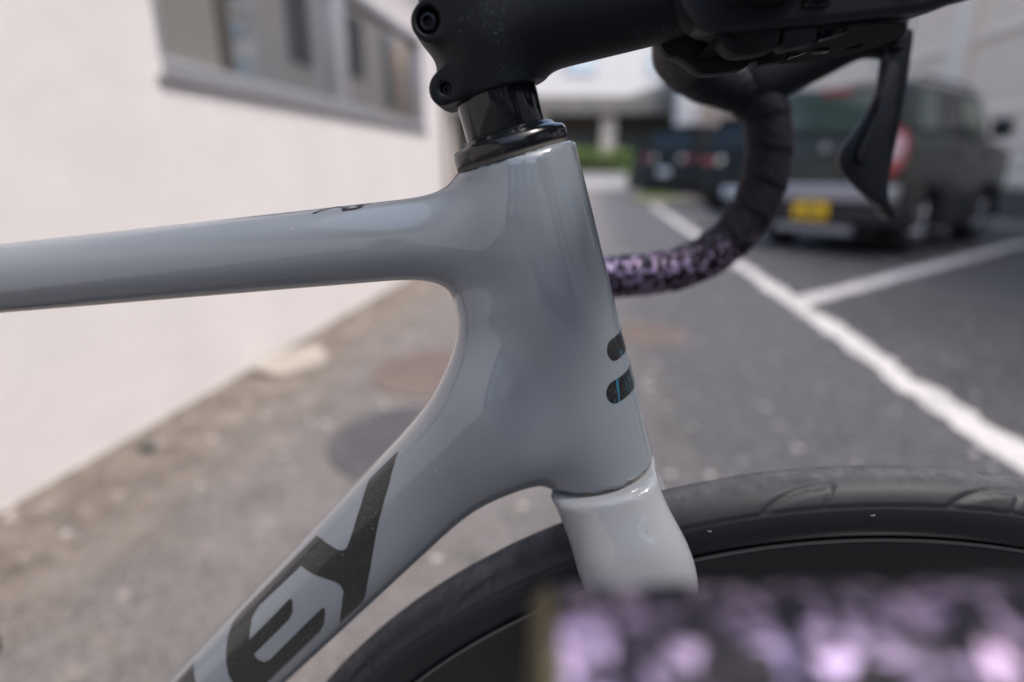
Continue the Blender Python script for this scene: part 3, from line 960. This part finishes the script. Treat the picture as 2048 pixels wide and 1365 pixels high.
def f_frame(p):
    ht = seg(p, A0, AB, 21.3, 23.9)
    tt = seg(p, (-20.2, 0, 783.7), (-545, 0, 731.3), 16.1, 11.9, 17.5, 13, 2.3)
    dt = seg(p, (-21.9, 0, 699.5), (-418, 0, 273.7), 23.2, 19.5, 22.0, 22, 2.7)
    gs = seg(p, (-10.3, 0, 750.5), (-9.5, 0, 699.6), 20.8, 20.2, 19.5, 20, 2.3)
    a = smin(ht, gs, 19.6); a = smin(a, dt, 43.0); a = smin(a, tt, 33.7)
    st = seg(p, (-418, 0, 270), (-556, 0, 752), 17, 14, 15, 13, 2.3)
    a = smin(a, st, 25)
    bb = smax(np.hypot(p[:, 0] + 418, p[:, 2] - 270) - 23, np.abs(p[:, 1]) - 28, 3)
    a = smin(a, bb, 20)
    s, u = SU(p)
    a = smax(a, np.minimum(s - 165.6, u + 28), 0.8)
    a = smax(a, np.minimum(28.3 - s, u + 29), 0.8)
    return a
frame = solid("frame", f_frame, (-590, -31, 236), (64, 31, 826), 2.2, paint, bike)

# stays
for s_ in (-1, 1):
    sweep("seat_stay", catmull([(-.543, s_ * .010, .70), (-.60, s_ * .030, .63), (-.70, s_ * .052, .50), (-.823, s_ * .066, .345)], 8), .0075, 12, paint, frame)
    sweep("chain_stay", catmull([(-.425, s_ * .020, .272), (-.50, s_ * .034, .278), (-.65, s_ * .05, .305), (-.823, s_ * .066, .338)], 8), .010, 12, paint, frame)
    lathe("dropout", [(0, .004), (.016, .004), (.016, -.004), (0, -.004)], 20, paint, frame, ((-.823, s_ * .066, .34), (0, 1, 0), (1, 0, 0), (0, 0, 1)))

# letters wrapped on the tube's near side
def wrap_decal(name, poly, mat, parent, off=.13, step=1.6):
    V, F = refine(poly, step)
    dirn = np.array([0, .83, -.56])
    O = np.stack([V[:, 0], np.full(len(V), -60.0), V[:, 1]], 1)
    ts = np.linspace(20, 75, 140)
    first = np.full(len(V), 75.0)
    for t in ts[::-1]:
        first = np.where(f_frame(O + dirn * t) < 0, t, first)
    lo, hi = first - .5, first
    for _ in range(20):
        mid = (lo + hi) / 2
        v_ = f_frame(O + dirn * mid[:, None])
        lo = np.where(v_ > 0, mid, lo); hi = np.where(v_ > 0, hi, mid)
    P = O + dirn * hi[:, None]
    e = .05; g = np.zeros_like(P)
    for i in range(3):
        d = np.zeros(3); d[i] = e
        g[:, i] = f_frame(P + d) - f_frame(P - d)
    g /= np.linalg.norm(g, axis=1)[:, None]
    P = (P + g * off) / 1000
    return mesh(name, P, F, mat, parent)
LY = [(-98.6, 680.2), (-89.2, 675.1), (-85.8, 673.3), (-83.4, 673.2), (-81.7, 674.6), (-80.4, 677.7), (-78.4, 684.0), (-75.0, 696.5), (-72.7, 709.3), (-66.0, 716.3), (-58.4, 723.7), (-61.6, 706.3), (-66.9, 686.6), (-72.2, 662.5), (-75.9, 648.9), (-77.8, 645.3), (-83.6, 639.1), (-89.3, 633.1), (-86.8, 642.7), (-84.9, 651.4), (-86.0, 654.8), (-88.5, 656.7), (-94.0, 658.5), (-99.8, 660.8), (-105.1, 663.9), (-101.6, 672.1)]
LE = [(-98.6, 680.2), (-101.6, 672.1), (-105.1, 663.9), (-115.9, 653.0), (-128.2, 640.9), (-131.8, 634.1), (-132.8, 622.0), (-121.5, 634.2), (-110.9, 646.1), (-109.7, 646.2), (-109.3, 643.8), (-109.7, 638.9), (-111.9, 634.8), (-121.2, 624.7), (-131.2, 613.9), (-129.8, 611.0), (-126.8, 609.5), (-123.7, 611.2), (-109.4, 627.1), (-95.7, 642.0), (-94.5, 642.0), (-94.5, 639.5), (-95.8, 633.1), (-98.3, 628.5), (-114.4, 610.9), (-131.3, 592.6), (-137.9, 589.2), (-142.5, 592.7), (-145.3, 600.6), (-146.1, 609.5), (-146.2, 620.3), (-145.2, 629.0), (-139.9, 636.7), (-118.4, 659.3)]
LL = [(-168.5, 604.2), (-166.5, 599.1), (-164.0, 593.5), (-161.6, 588.7), (-172.0, 575.7), (-185.9, 560.5), (-194.3, 554.0), (-200.9, 561.6), (-191.9, 575.6), (-179.8, 590.6)]
for P_ in (LY, LE, LL):
    wrap_decal("letter", P_, decal, frame)

# two round-ended flake stripes round the front of the head tube: outline in (angle, height along axis)
def stripe(s0, s1, th0, th1, skew):
    sm, hh = (s0 + s1) / 2, (s1 - s0) / 2
    out = []
    rmm = 22.5
    dth = math.degrees(hh / rmm)
    for t in np.linspace(math.pi / 2, 3 * math.pi / 2, 14):
        out.append((th0 - dth * .9 * math.cos(t) * -1 * -1 , sm + hh * math.sin(t)))
    out2 = []
    for t in np.linspace(-math.pi / 2, math.pi / 2, 14):
        out2.append((th1 - 0 - dth * .9 * math.cos(t), sm + hh * math.sin(t)))
    # outline running th0 (near side end) to th1 (far side end)
    near = [(th0 + dth * .9 * abs(math.cos(t)), sm + hh * math.sin(t)) for t in np.linspace(math.pi / 2, -math.pi / 2, 14)]
    far = [(th1 - dth * .9 * abs(math.cos(t)), sm + hh * math.sin(t)) for t in np.linspace(-math.pi / 2, math.pi / 2, 14)]
    poly = near + far
    V, F = refine(poly, 2.5)
    th = np.radians(V[:, 0]); s = V[:, 1] + skew * (V[:, 0] - th0)
    P = []
    dirs = AE[None, :] * np.cos(th)[:, None] - np.array([0, 1.0, 0])[None, :] * np.sin(th)[:, None]
    base_ = A0 + AD * s[:, None]
    lo, hi = np.full(len(th), 5.0), np.full(len(th), 40.0)
    for _ in range(30):
        mid = (lo + hi) / 2
        v_ = f_frame(base_ + dirs * mid[:, None])
        hi = np.where(v_ > 0, mid, hi); lo = np.where(v_ > 0, lo, mid)
    P = (base_ + dirs * (lo + .12)[:, None]) / 1000
    mesh("stripe", P, F, stripe_m, frame)
stripe(104.6, 113.6, 42, -42, 0.0)
stripe(120.6, 129.9, 55, -55, 0.0)

# tiny script mark on top of the top tube
def ribbon_top(pts, wd):
    P = catmull(pts, 5)
    X = P[:, 0]; Yy = P[:, 1]
    lo, hi = np.full(len(X), 780.0), np.full(len(X), 805.0)
    rows = []
    T = np.gradient(P, axis=0); T /= np.linalg.norm(T, axis=1)[:, None] + 1e-9
    Nn = np.stack([-T[:, 1], T[:, 0]], 1)
    for sg_ in (-1, 1):
        q = P + Nn * sg_ * wd / 2
        lo, hi = np.full(len(X), 780.0), np.full(len(X), 812.0)
        for _ in range(30):
            mid = (lo + hi) / 2
            v_ = f_frame(np.stack([q[:, 0], q[:, 1], mid], 1))
            hi = np.where(v_ > 0, mid, hi); lo = np.where(v_ > 0, lo, mid)
        rows.append(np.stack([q[:, 0], q[:, 1], lo + .12], 1) / 1000)
    n = len(X)
    V = np.vstack(rows)
    return mesh("script_mark", V, [(i, i + 1, n + i + 1, n + i) for i in range(n - 1)], decal, frame)
ribbon_top([(-87, -8.5), (-82, -5), (-79, -3), (-77, -4.5), (-75, -7), (-73.5, -4)], 1.3)
ribbon_top([(-75.5, -8.5), (-70, -8.2), (-68.2, -7), (-70, -5.5)], 1.6)
ribbon_top([(-72, -4), (-67, -4.5), (-65, -3)], 1.2)

# ---- fork
def f_fork(p):
    cr = seg(p, AX(150), AX(180), 23.6, 23.6, 23.6, 23.6)
    out = cr
    py = np.abs(p[:, 1])
    q = np.stack([p[:, 0], py, p[:, 2]], 1)
    b1 = seg(q, (21.5, 7, 697), (44.2, 27.5, 645), 24.0, 20.4, 15, 12, 2.2)
    b2 = seg(q, (44.2, 27.5, 645), (77.5, 38, 545), 20.4, 16, 12, 9, 2.3)
    b3 = seg(q, (77.5, 38, 545), (158, 51, 352), 17, 9, 9, 7, 2.3)
    b = smin(smin(b1, b2, 12), b3, 12)
    out = smin(out, b, 6)
    dr = np.hypot(np.hypot(p[:, 0] - 162, p[:, 2] - 340) - 320, p[:, 1])
    out = smax(out, 22.5 - dr, 5)
    tip = smax(np.hypot(p[:, 0] - 162, p[:, 2] - 340) - 12, np.abs(py - 51) - 5, 2)
    out = smin(out, tip, 8)
    s, u = SU(p)
    return smax(out, 166.8 - s, .5)
fork = solid("fork", f_fork, (0, -64, 322), (182, 64, 700), 2.2, fork_paint, bike)
# crown bearing seal seen in the slot
FR = lambda s, u=0.0: (AX(s, u) / 1000, AD, AE, (0, 1, 0))
lathe("bearing_seal", [(.018, 0), (.0226, 0), (.0226, .0016), (.018, .0016)], 64, dirt_m, fork, FR(165.5))

# ---- headset and stem
UO = -2.8
hs = lathe("headset", [(.0150, .0186), (.0172, .0188), (.0180, .0192), (.0186, .0202), (.0198, .0208), (.0214, .0213), (.0221, .0222), (.0224, .0236), (.0224, .0262), (.0221, .0266), (.0216, .0267), (.0214, .0290)], 128, dusty_gloss, bike, FR(0, UO))
lathe("bearing_cap_edge", [(.0212, .0266), (.0218, .0268), (.0219, .0284), (.0212, .0286)], 128, joint, hs, FR(0, UO))
sp_ = lathe("spacer", [(.0130, .003), (.0149, .003), (.0153, .0034), (.0153, .0186), (.0150, .0192), (.013, .0192)], 96, gloss_black, hs, FR(0, UO))
BARX, BARZ = 72.0, 873.0
def ycyl(p, x, z, r, y0, y1, k_=1.5):
    return smax(np.hypot(p[:, 0] - x, p[:, 2] - z) - r, np.maximum(y0 - p[:, 1], p[:, 1] - y1), k_)
EAR1, EAR2 = (-38.0, 856.0), (-33.0, 834.8)
def f_stem(p):
    s, u = SU(p)
    cl = smax(np.hypot(u - UO, p[:, 1]) - 16.6, np.maximum(5.0 - s - 0, 0) * 0 + np.maximum(s - 5.0, -38 - s), 2.0)
    bd = seg(p, (-16, 0, 860.5), (66, 0, 873.5), 21.5, 17, 19, 17, 2.4)
    a = smin(cl, bd, 16)
    bc = smax(np.hypot(p[:, 0] - BARX, p[:, 2] - BARZ) - 21, np.abs(p[:, 1]) - 21, 3)
    a = smin(a, bc, 14)
    e1_ = ycyl(p, EAR1[0], EAR1[1], 6.0, -15.5, 15.5, 2.0)
    e2_ = ycyl(p, EAR2[0], EAR2[1], 5.9, -14.5, 14.5, 2.0)
    a = smin(a, e1_, 9); a = smin(a, e2_, 9)
    a = smax(a, -ycyl(p, EAR1[0] + .2, EAR1[1] + .3, 4.3, -30, -11.5, .5), .6)
    a = smax(a, -ycyl(p, EAR2[0] + .3, EAR2[1] + .2, 2.0, -30, -10, .3), .4)
    a = smax(a, s - 5.0, 1.0)
    return a
stem = solid("stem", f_stem, (-52, -27, 822), (100, 27, 900), 1.1, matt_black, bike)
def socket_bolt(x, y, z, r, parent, nm="bolt"):
    fr = ((x / 1000, y / 1000, z / 1000), (0, -1, 0), (1, 0, 0), (0, 0, 1))
    o = lathe(nm, [(0, -.003), (.0, -.0022), (r * .00055, -.0022), (r * .00055, 0), (r * .00085, 0), (r * .001, -.0004), (r * .001, -.004)], 6 if r < 0 else 40, bolt_m, parent, fr)
    return o
socket_bolt(-38.3, -13.6, 856.6, 3.2, stem)
socket_bolt(-32.7, -12.2, 834.9, 1.7, stem)
lathe("nut", [(0, .003), (.0035, .003), (.0042, .001), (.0042, -.001)], 6, bolt_m, stem, ((-.0352, -.004, .8505), (0, 0, -1), (1, 0, 0), (0, 1, 0)))
lathe("top_cap", [(0, .0395), (.0165, .0395), (.0175, .0385), (.0175, .0375)], 48, gloss_black, stem, (A0 / 1000 + AE * UO / 1000, -AD, AE, (0, 1, 0)))

# ---- handlebar with tape, one continuous bar
HW = 165
half = [(BARX, 0, BARZ), (BARX, 55, BARZ), (BARX + 1, 95, 871), (82, 130, 867), (103, 154, 861), (127, HW - 1, 856), (142, HW, 846), (148.5, HW, 828),
        (149.5, HW, 806), (144, HW, 781), (128, HW, 759), (104, HW, 744), (75, HW, 737.5), (40, HW, 735), (4, HW, 733)]
H_ = catmull(half, 10)
Hn = H_.copy(); Hn[:, 1] *= -1
full = np.vstack([Hn[::-1], H_[1:]]) / 1000
bar = sweep("handlebar", full, lambda s, t: np.full(len(t), .0115), 24, matt_black, bike, step=.004)
sweep("bar_centre", [(BARX / 1000, -.045, BARZ / 1000), (BARX / 1000, -.036, BARZ / 1000), (BARX / 1000, .036, BARZ / 1000), (BARX / 1000, .045, BARZ / 1000)], .0159, 32, matt_black, bar)
def wrap_r(s, t):
    u = s / .021 + t / (2 * math.pi)
    fr = u - np.floor(u)
    return .0143 + .0009 * np.clip(fr * 1.15, 0, 1) - .0009 * np.clip((fr - .87) / .13, 0, 1) * 1.15 + .00015 * np.sin(9 * t + s * 700)
for sg_ in (1, -1):
    Q = H_[H_[:, 1] > 48].copy() if True else None
    Q = np.vstack([[[BARX, 50, BARZ]], Q]) / 1000
    Q[:, 1] *= sg_
    tp = sweep("bar_tape", Q, wrap_r, 48, tape, bar, step=.0012)
    fr = ((.0035, sg_ * HW / 1000, .733), (-1, 0, 0), (0, 1, 0), (0, 0, 1))
    lathe("bar_plug", [(.0146, -.001), (.0148, .0015), (.0125, .0035), (.0, .0042)], 40, olive, tp, fr)
    tp["label"] = "iridescent pink and black patterned bar tape"

# ---- hoods and levers
def f_hood(p):
    a = seg(p, (137, 0, 862), (203, 0, 893), 18.5, 15.5, 16.5, 15, 2.3)
    b_ = seg(p, (203, 0, 893), (214, 0, 921), 13, 10, 12, 10, 2.2)
    c_ = seg(p, (202, 0, 886), (215, 0, 880), 10, 8, 10, 9, 2.3)
    return smin(smin(a, b_, 14), c_, 10)
hood_proto = None
def lever_set(sg_):
    global hood_proto
    if hood_proto is None:
        hood_proto = solid("brake_hood", f_hood, (114, -22, 838), (232, 22, 938), 2.4, rubber_hood, bar)
        o = hood_proto
    else:
        o = hood_proto.copy(); COL.objects.link(o); o.parent = bar
    o.location = (0, sg_ * HW / 1000, 0)
    mm = lambda P: [(a / 1000, b_ / 1000) for a, b_ in P]
    bl = prism("brake_lever", mm(catmull([(213, 884), (223, 888), (225.0, 872), (226, 853), (226, 830), (225.5, 806), (227.5, 790), (234.5, 779), (232.5, 775.5), (225, 783), (221.5, 800), (222, 828), (221, 850), (217, 868)], 4)), 'y', -.007, .006, lever_m, o, .002)
    prism("shift_paddle", mm(catmull([(208, 876), (216, 874), (219, 850), (221.5, 815), (225, 789), (221, 785), (206, 795.5), (195, 806), (191.5, 815), (195, 824), (203, 838), (208.5, 853)], 4)), 'y', -.009, -.003, lever_m, o, .0015)
    prism("shift_paddle", mm(catmull([(209, 870), (216, 866), (217.5, 846), (214, 828), (207, 812), (200, 815), (203, 828), (208, 842)], 4)), 'y', -.013, -.0095, plastic, o, .001)
    lathe("pivot_pin", [(0, .0155), (.003, .0155), (.0035, .0145), (.0035, -.0145), (.003, -.0155), (0, -.0155)], 16, bolt_m, o, ((.214, 0, .879), (0, 1, 0), (1, 0, 0), (0, 0, 1)))
lever_set(1)
lever_set(-1)

# ---- computer mount under the bar and the device on it
def plate_outline():
    pts = [(58, -17), (104, -19)] + [(108 + 19 * math.sin(t), -19 * math.cos(t)) for t in np.linspace(.1, math.pi - .1, 16)] + [(104, 19), (58, 15)]
    return pts
bm = bmesh.new()
holes = [(89.5, 3.0, 3.4), (114.5, 4.0, 3.2)]
def zt(x): return 848.3 + .085 * (x - 88)
outl = plate_outline()
loops = [outl] + [[(hx + hr * math.cos(t), hy_ + hr * math.sin(t)) for t in np.linspace(0, 2 * math.pi, 20, endpoint=False)] for hx, hy_, hr in holes]
edges = []
for lp in loops:
    vs = [bm.verts.new((a, b_, 0)) for a, b_ in lp]
    edges += [bm.edges.new((vs[i], vs[(i + 1) % len(vs)])) for i in range(len(vs))]
bmesh.ops.triangle_fill(bm, edges=edges, use_beauty=True)
r_ = bmesh.ops.extrude_face_region(bm, geom=bm.faces[:])
for e_ in r_["geom"]:
    if isinstance(e_, bmesh.types.BMVert):
        e_.co.z += .8
for v_ in bm.verts:
    v_.co = Vector((v_.co.x, v_.co.y, v_.co.z + zt(v_.co.x) + .6 - .12 * v_.co.y)) / 1000
bmesh.ops.recalc_face_normals(bm, faces=bm.faces[:])
me = bpy.data.meshes.new("computer_mount"); bm.to_mesh(me); bm.free()
mount = link("computer_mount", me, plate_m, bike, smooth=False)
lathe("mount_bolt", [(0, .0002), (.0012, .0002), (.0012, .0008), (.0026, .0008), (.003, .0005), (.003, 0)], 24, bolt_m, mount, ((.1035, .0055, .8496), (0, 0, -1), (1, 0, 0), (0, 1, 0)))
mm = lambda P: [(a / 1000, b_ / 1000) for a, b_ in P]
arm_n = [(44, 858), (50, 853), (55, 851.5), (60, 848.5), (63.5, 845.2), (68, 844.0), (76, 845.0), (79, 846.8), (79.5, 850), (79, 856), (60, 862), (44, 864)]
arm_f = [(42, 856), (47, 848.8), (51, 847.6), (55, 845.6), (59, 842.6), (63, 841.6), (70, 842.2), (76, 843.4), (78, 846), (78, 853), (60, 860), (42, 862)]
prism("arm", mm(smooth_poly(arm_n, 3)), 'y', -.019, -.008, rubber_hood, mount, .0018)
prism("arm", mm(smooth_poly(arm_f, 3)), 'y', .004, .014, rubber_hood, mount, .0018)
for y0, dz in ((-.0185, 1.2), (.005, 0.0)):
    prism("clamp_finger", mm([(80.5, 846.4 + dz), (82, 844.6 + dz), (90.5, 846.2 + dz), (91.5, 847.4 + dz), (91.5, 854 + dz), (80.5, 853 + dz)]), 'y', y0, y0 + .0095, rubber_hood, mount, .001)
    prism("clamp_tip", mm([(92.4, 847.0 + dz), (101, 849.6 + dz), (102.2, 851.5 + dz), (102.2, 854 + dz), (92.4, 853.5 + dz)]), 'y', y0 + .001, y0 + .009, gloss_black, mount, .0006)
for i in range(7):      # ribbed slot on the arm
    box("rib", ((58.4 + i * 1.0) / 1000, -.0196, (851.2 - i * .55) / 1000), ((58.9 + i * 1.0) / 1000, -.0188, (854.0 - i * .75) / 1000), gloss_black, mount)
dev = prism("bike_computer", mm(smooth_poly([(43, 868), (44.5, 861), (52, 852.2), (62, 850.6), (86, 852.4), (118, 855.4), (129, 857.6), (137, 861), (140, 866), (139, 888), (120, 893), (60, 890), (44, 882)], 4)), 'y', -.021, -.006, plastic, bike, .003, 3)
lathe("twist_disc", [(0, .0012), (.0165, .0012), (.0175, .0004), (.0175, -.001), (.0186, -.001), (.0186, -.002)], 64, rubber_hood, dev, ((.0635, -.021, .8755), (0, -1, 0), (1, 0, 0), (0, 0, 1)))
box("latch", (.0845, -.0224, .8575), (.0925, -.0212, .874), gloss_black, dev, .001)
lathe("button", [(0, .0014), (.0035, .0014), (.0048, .0002), (.0055, .0002)], 28, gloss_black, dev, ((.118, -.021, .8655), (0, -1, 0), (1, 0, 0), (0, 0, 1)))
prism("nose", mm([(128, 858.5), (140, 861), (160, 866.5), (172, 871.5), (170, 880), (130, 884)]), 'y', -.019, -.007, M("blue_grey_plastic", (.05, .055, .075), .4), dev, .003)

# ---- wheels
RT, RC = 14.5, 326.0
SEAM = R(68)
def build_tyre(parent):
    na, npf = 2000, 66
    a = np.linspace(0, 2 * np.pi, na, endpoint=False)
    b_ = np.linspace(-R(128), R(128), npf)
    Aa, Bb = np.meshgrid(a, b_, indexing='ij')
    fin = [catmull([(0, 17.2), (7, 13.0), (16, 9.6), (24, 8.2), (33, 7.6)], 5), catmull([(2.8, 17.2), (9, 14.0), (17, 11.2), (24, 9.8), (30.5, 9.2)], 5), np.array([(33, 7.6), (27.2, 17.2)])]
    c_ = ((-Aa) % (2 * np.pi)) * (RC + RT)
    per = 2 * np.pi * (RC + RT) / 27
    c_ = (c_ + 46.0) % per
    wv = np.abs(Bb) * RT
    depth = np.zeros_like(c_)
    for j, pl in enumerate(fin):
        dm = np.full(c_.shape, 99.0)
        for p0, p1 in zip(pl[:-1], pl[1:]):
            d = p1 - p0; L2 = d @ d
            t = np.clip(((c_ - p0[0]) * d[0] + (wv - p0[1]) * d[1]) / L2, 0, 1)
            dm = np.minimum(dm, np.hypot(c_ - p0[0] - t * d[0], wv - p0[1] - t * d[1]))
        depth = np.maximum(depth, (1.05, .6, .85)[j] * np.clip(1.25 - dm / (1.0, .7, .8)[j], 0, 1))
    depth = np.maximum(depth, .9 * np.clip(1 - np.abs(wv - 17.2) / .6, 0, 1))
    step = np.where(np.abs(Bb) < SEAM, .25, 0.0)
    rr = RT + step - depth + 0.03 * rng.normal(size=c_.shape) * (np.abs(wv) < 7)
    rad = RC + rr * np.cos(Bb) - 2.6 * np.clip((np.abs(Bb) - R(98)) / R(30), 0, 1)
    X = rad * np.cos(Aa); Z = rad * np.sin(Aa); Y = rr * np.sin(Bb)
    V = np.stack([X, Y, Z], -1).reshape(-1, 3) / 1000
    idx = np.arange(na * npf).reshape(na, npf)
    i2 = np.roll(idx, -1, 0)
    F = np.stack([idx[:, :-1], i2[:, :-1], i2[:, 1:], idx[:, 1:]], -1).reshape(-1, 4)
    me = bpy.data.meshes.new("tyre")
    me.vertices.add(len(V)); me.vertices.foreach_set("co", V.ravel())
    me.loops.add(F.size); me.loops.foreach_set("vertex_index", F.ravel())
    me.polygons.add(len(F)); me.polygons.foreach_set("loop_start", np.arange(0, F.size, 4))
    me.update(calc_edges=True)
    wear = np.clip(1.35 - wv / 7.5, 0.0, 1).reshape(-1) * .9 + .14 * (wv < 17.2).reshape(-1)
    atn = me.attributes.new("wear", 'FLOAT', 'POINT'); atn.data.foreach_set("value", wear.astype(np.float32))
    return link("tyre", me, tyre_m, parent)
TYRES = []
def build_wheel(name, x):
    YF = ((0, 0, 0), (0, 1, 0), (1, 0, 0), (0, 0, 1))
    prof = [(.3135, .0118), (.3130, .0128), (.3120, .0132), (.305, .0134), (.285, .0128), (.268, .0085), (.262, .0), (.268, -.0085), (.285, -.0128), (.305, -.0134), (.3120, -.0132), (.3130, -.0128), (.3135, -.0118)]
    o = lathe(name, prof, 256, carbon, bike, YF)
    o.location = (x, 0, .34)
    for s_ in (-1, 1):
        lathe("hook_edge", [(.3132, s_ * .0134), (.3141, s_ * .0133), (.3142, s_ * .0123), (.3128, s_ * .0125)], 256, rim_edge, o, YF, close=True)
    hub = lathe("hub", [(.006, -.048), (.011, -.046), (.012, -.036), (.022, -.033), (.022, -.029), (.012, -.024), (.011, .024), (.012, .026), (.022, .029), (.022, .033), (.012, .036), (.011, .046), (.006, .048)], 32, gloss_black, o, YF)
    tyre = build_tyre(o) if not TYRES else link("tyre", TYRES[0].data, None, o)
    TYRES.append(tyre)
    sp0 = None
    for i in range(24):
        a = 2 * math.pi * i / 24
        s_ = 1 if i % 2 else -1
        t_ = 1 if (i // 2) % 2 else -1
        p0 = (.021 * math.cos(a + t_ * 1.35), s_ * .030, .021 * math.sin(a + t_ * 1.35))
        p1 = (.264 * math.cos(a), s_ * .002, .264 * math.sin(a))
        sweep("spoke", [p0, p1], .0011, 6, gloss_black, o)
    lathe("brake_rotor", [(.062, .0392), (.080, .0392), (.080, .041), (.062, .041)], 64, steel, o, YF, close=True)
    lathe("rotor_carrier", [(.012, .0396), (.024, .0396), (.024, .0406), (.012, .0406)], 32, gloss_black, o, YF, close=True)
    for i in range(6):
        a = i * math.pi / 3
        sweep("rotor_arm", [(.022 * math.cos(a), .0401, .022 * math.sin(a)), (.064 * math.cos(a + .4), .0401, .064 * math.sin(a + .4))], .0016, 6, gloss_black, o)
    return o
fw = build_wheel("front_wheel", .162)
nib = M("pale_rubber_hair", (.35, .34, .33), .6)
for a_, rr_ in ((93.3, .3272), (105.2, .3283), (82.0, .3275)):
    c_, s2 = math.cos(R(a_)), math.sin(R(a_))
    sweep("rubber_hair", [(c_ * rr_, -.0142, s2 * rr_), (c_ * (rr_ + .0004) + .0003, -.0153, s2 * (rr_ + .0005)), (c_ * rr_ + .0010, -.0160, s2 * (rr_ + .0012))], .00022, 6, nib, fw)
build_wheel("rear_wheel", -.823)
for nm_, x_, z_ in (("front_caliper", .118, .398), ("rear_caliper", -.765, .385)):
    box(nm_, (x_ - .022, .032, z_ - .03), (x_ + .018, .052, z_ + .03), gloss_black, bike, .008)
for x_ in (.162, -.823):
    sweep("axle", [(x_, -.070 if x_ < 0 else -.058, .34), (x_, .070 if x_ < 0 else .058, .34)], .006, 16, bolt_m, bike)

# ---- drivetrain, saddle (outside the picture)
cr = lathe("crankset", [(.0, -.044), (.020, -.046), (.045, -.044), (.045, -.040), (.0, -.040)], 40, gloss_black, bike, ((-.418, 0, .27), (0, 1, 0), (1, 0, 0), (0, 0, 1)))
NT = 50
pts = []
for i in range(NT * 2):
    a = math.pi * i / NT
    r__ = .103 if i % 2 else .099
    pts.append((-.418 + r__ * math.cos(a), .27 + r__ * math.sin(a)))
prism("chainring", pts, 'y', -.043, -.041, bolt_m, cr, 0, smooth=False)
for s_, a in ((-1, R(-60)), (1, R(120))):
    y_ = s_ * .068
    e_ = (-.418 + .17 * math.cos(a), y_ + s_ * .004, .27 + .17 * math.sin(a))
    sweep("crank_arm", [(-.418, s_ * .052, .27), (-.418 + .05 * math.cos(a), y_ - s_ * .004, .27 + .05 * math.sin(a)), e_], .0125, 14, gloss_black, cr)
    box("pedal", (e_[0] - .045, e_[1] + (.012 if s_ > 0 else -.075), e_[2] - .010), (e_[0] + .045, e_[1] + (.075 if s_ > 0 else -.012), e_[2] + .010), gloss_black, cr, .008)
lathe("cassette", [(.02, -.058), (.028, -.056), (.036, -.048), (.044, -.040), (.054, -.032), (.054, -.029), (.02, -.029)], 40, bolt_m, bike, ((-.823, 0, .34), (0, 1, 0), (1, 0, 0), (0, 0, 1)))
ch = []
for t in np.linspace(-math.pi / 2, math.pi / 2, 14): ch.append((-.418 + .102 * math.cos(t), -.042, .27 + .102 * math.sin(t)))
for t in np.linspace(math.pi / 2, math.pi * 1.4, 10): ch.append((-.823 + .045 * math.cos(t), -.042, .34 + .045 * math.sin(t)))
ch += [(-.815, -.042, .25), (-.80, -.042, .20), (-.77, -.042, .185), (-.6, -.042, .176)]
sweep("chain", ch + [ch[0]], .0035, 6, bolt_m, bike, cap=False)
rd = prism("rear_derailleur", [(-.835, .33), (-.812, .33), (-.79, .26), (-.775, .19), (-.79, .17), (-.81, .2), (-.825, .26)], 'y', -.066, -.05, gloss_black, bike, .004)
sweep("seatpost", [(-.553, 0, .745), (-.597, 0, .90)], .0136, 20, matt_black, bike)
def f_saddle(p):
    a = seg(p, (-700, 0, 925), (-610, 0, 930), 18, 16, 66, 40, 2.2)
    b_ = seg(p, (-620, 0, 930), (-470, 0, 930), 15, 11, 34, 17, 2.2)
    return smin(a, b_, 30)
sd_ = solid("saddle", f_saddle, (-730, -80, 895), (-445, 80, 960), 5, rubber_hood, bike)
for s_ in (-1, 1):
    sweep("saddle_rail", catmull([(-.685, s_ * .03, .915), (-.65, s_ * .022, .902), (-.57, s_ * .022, .902), (-.50, s_ * .008, .918)], 6), .0035, 8, steel, sd_)
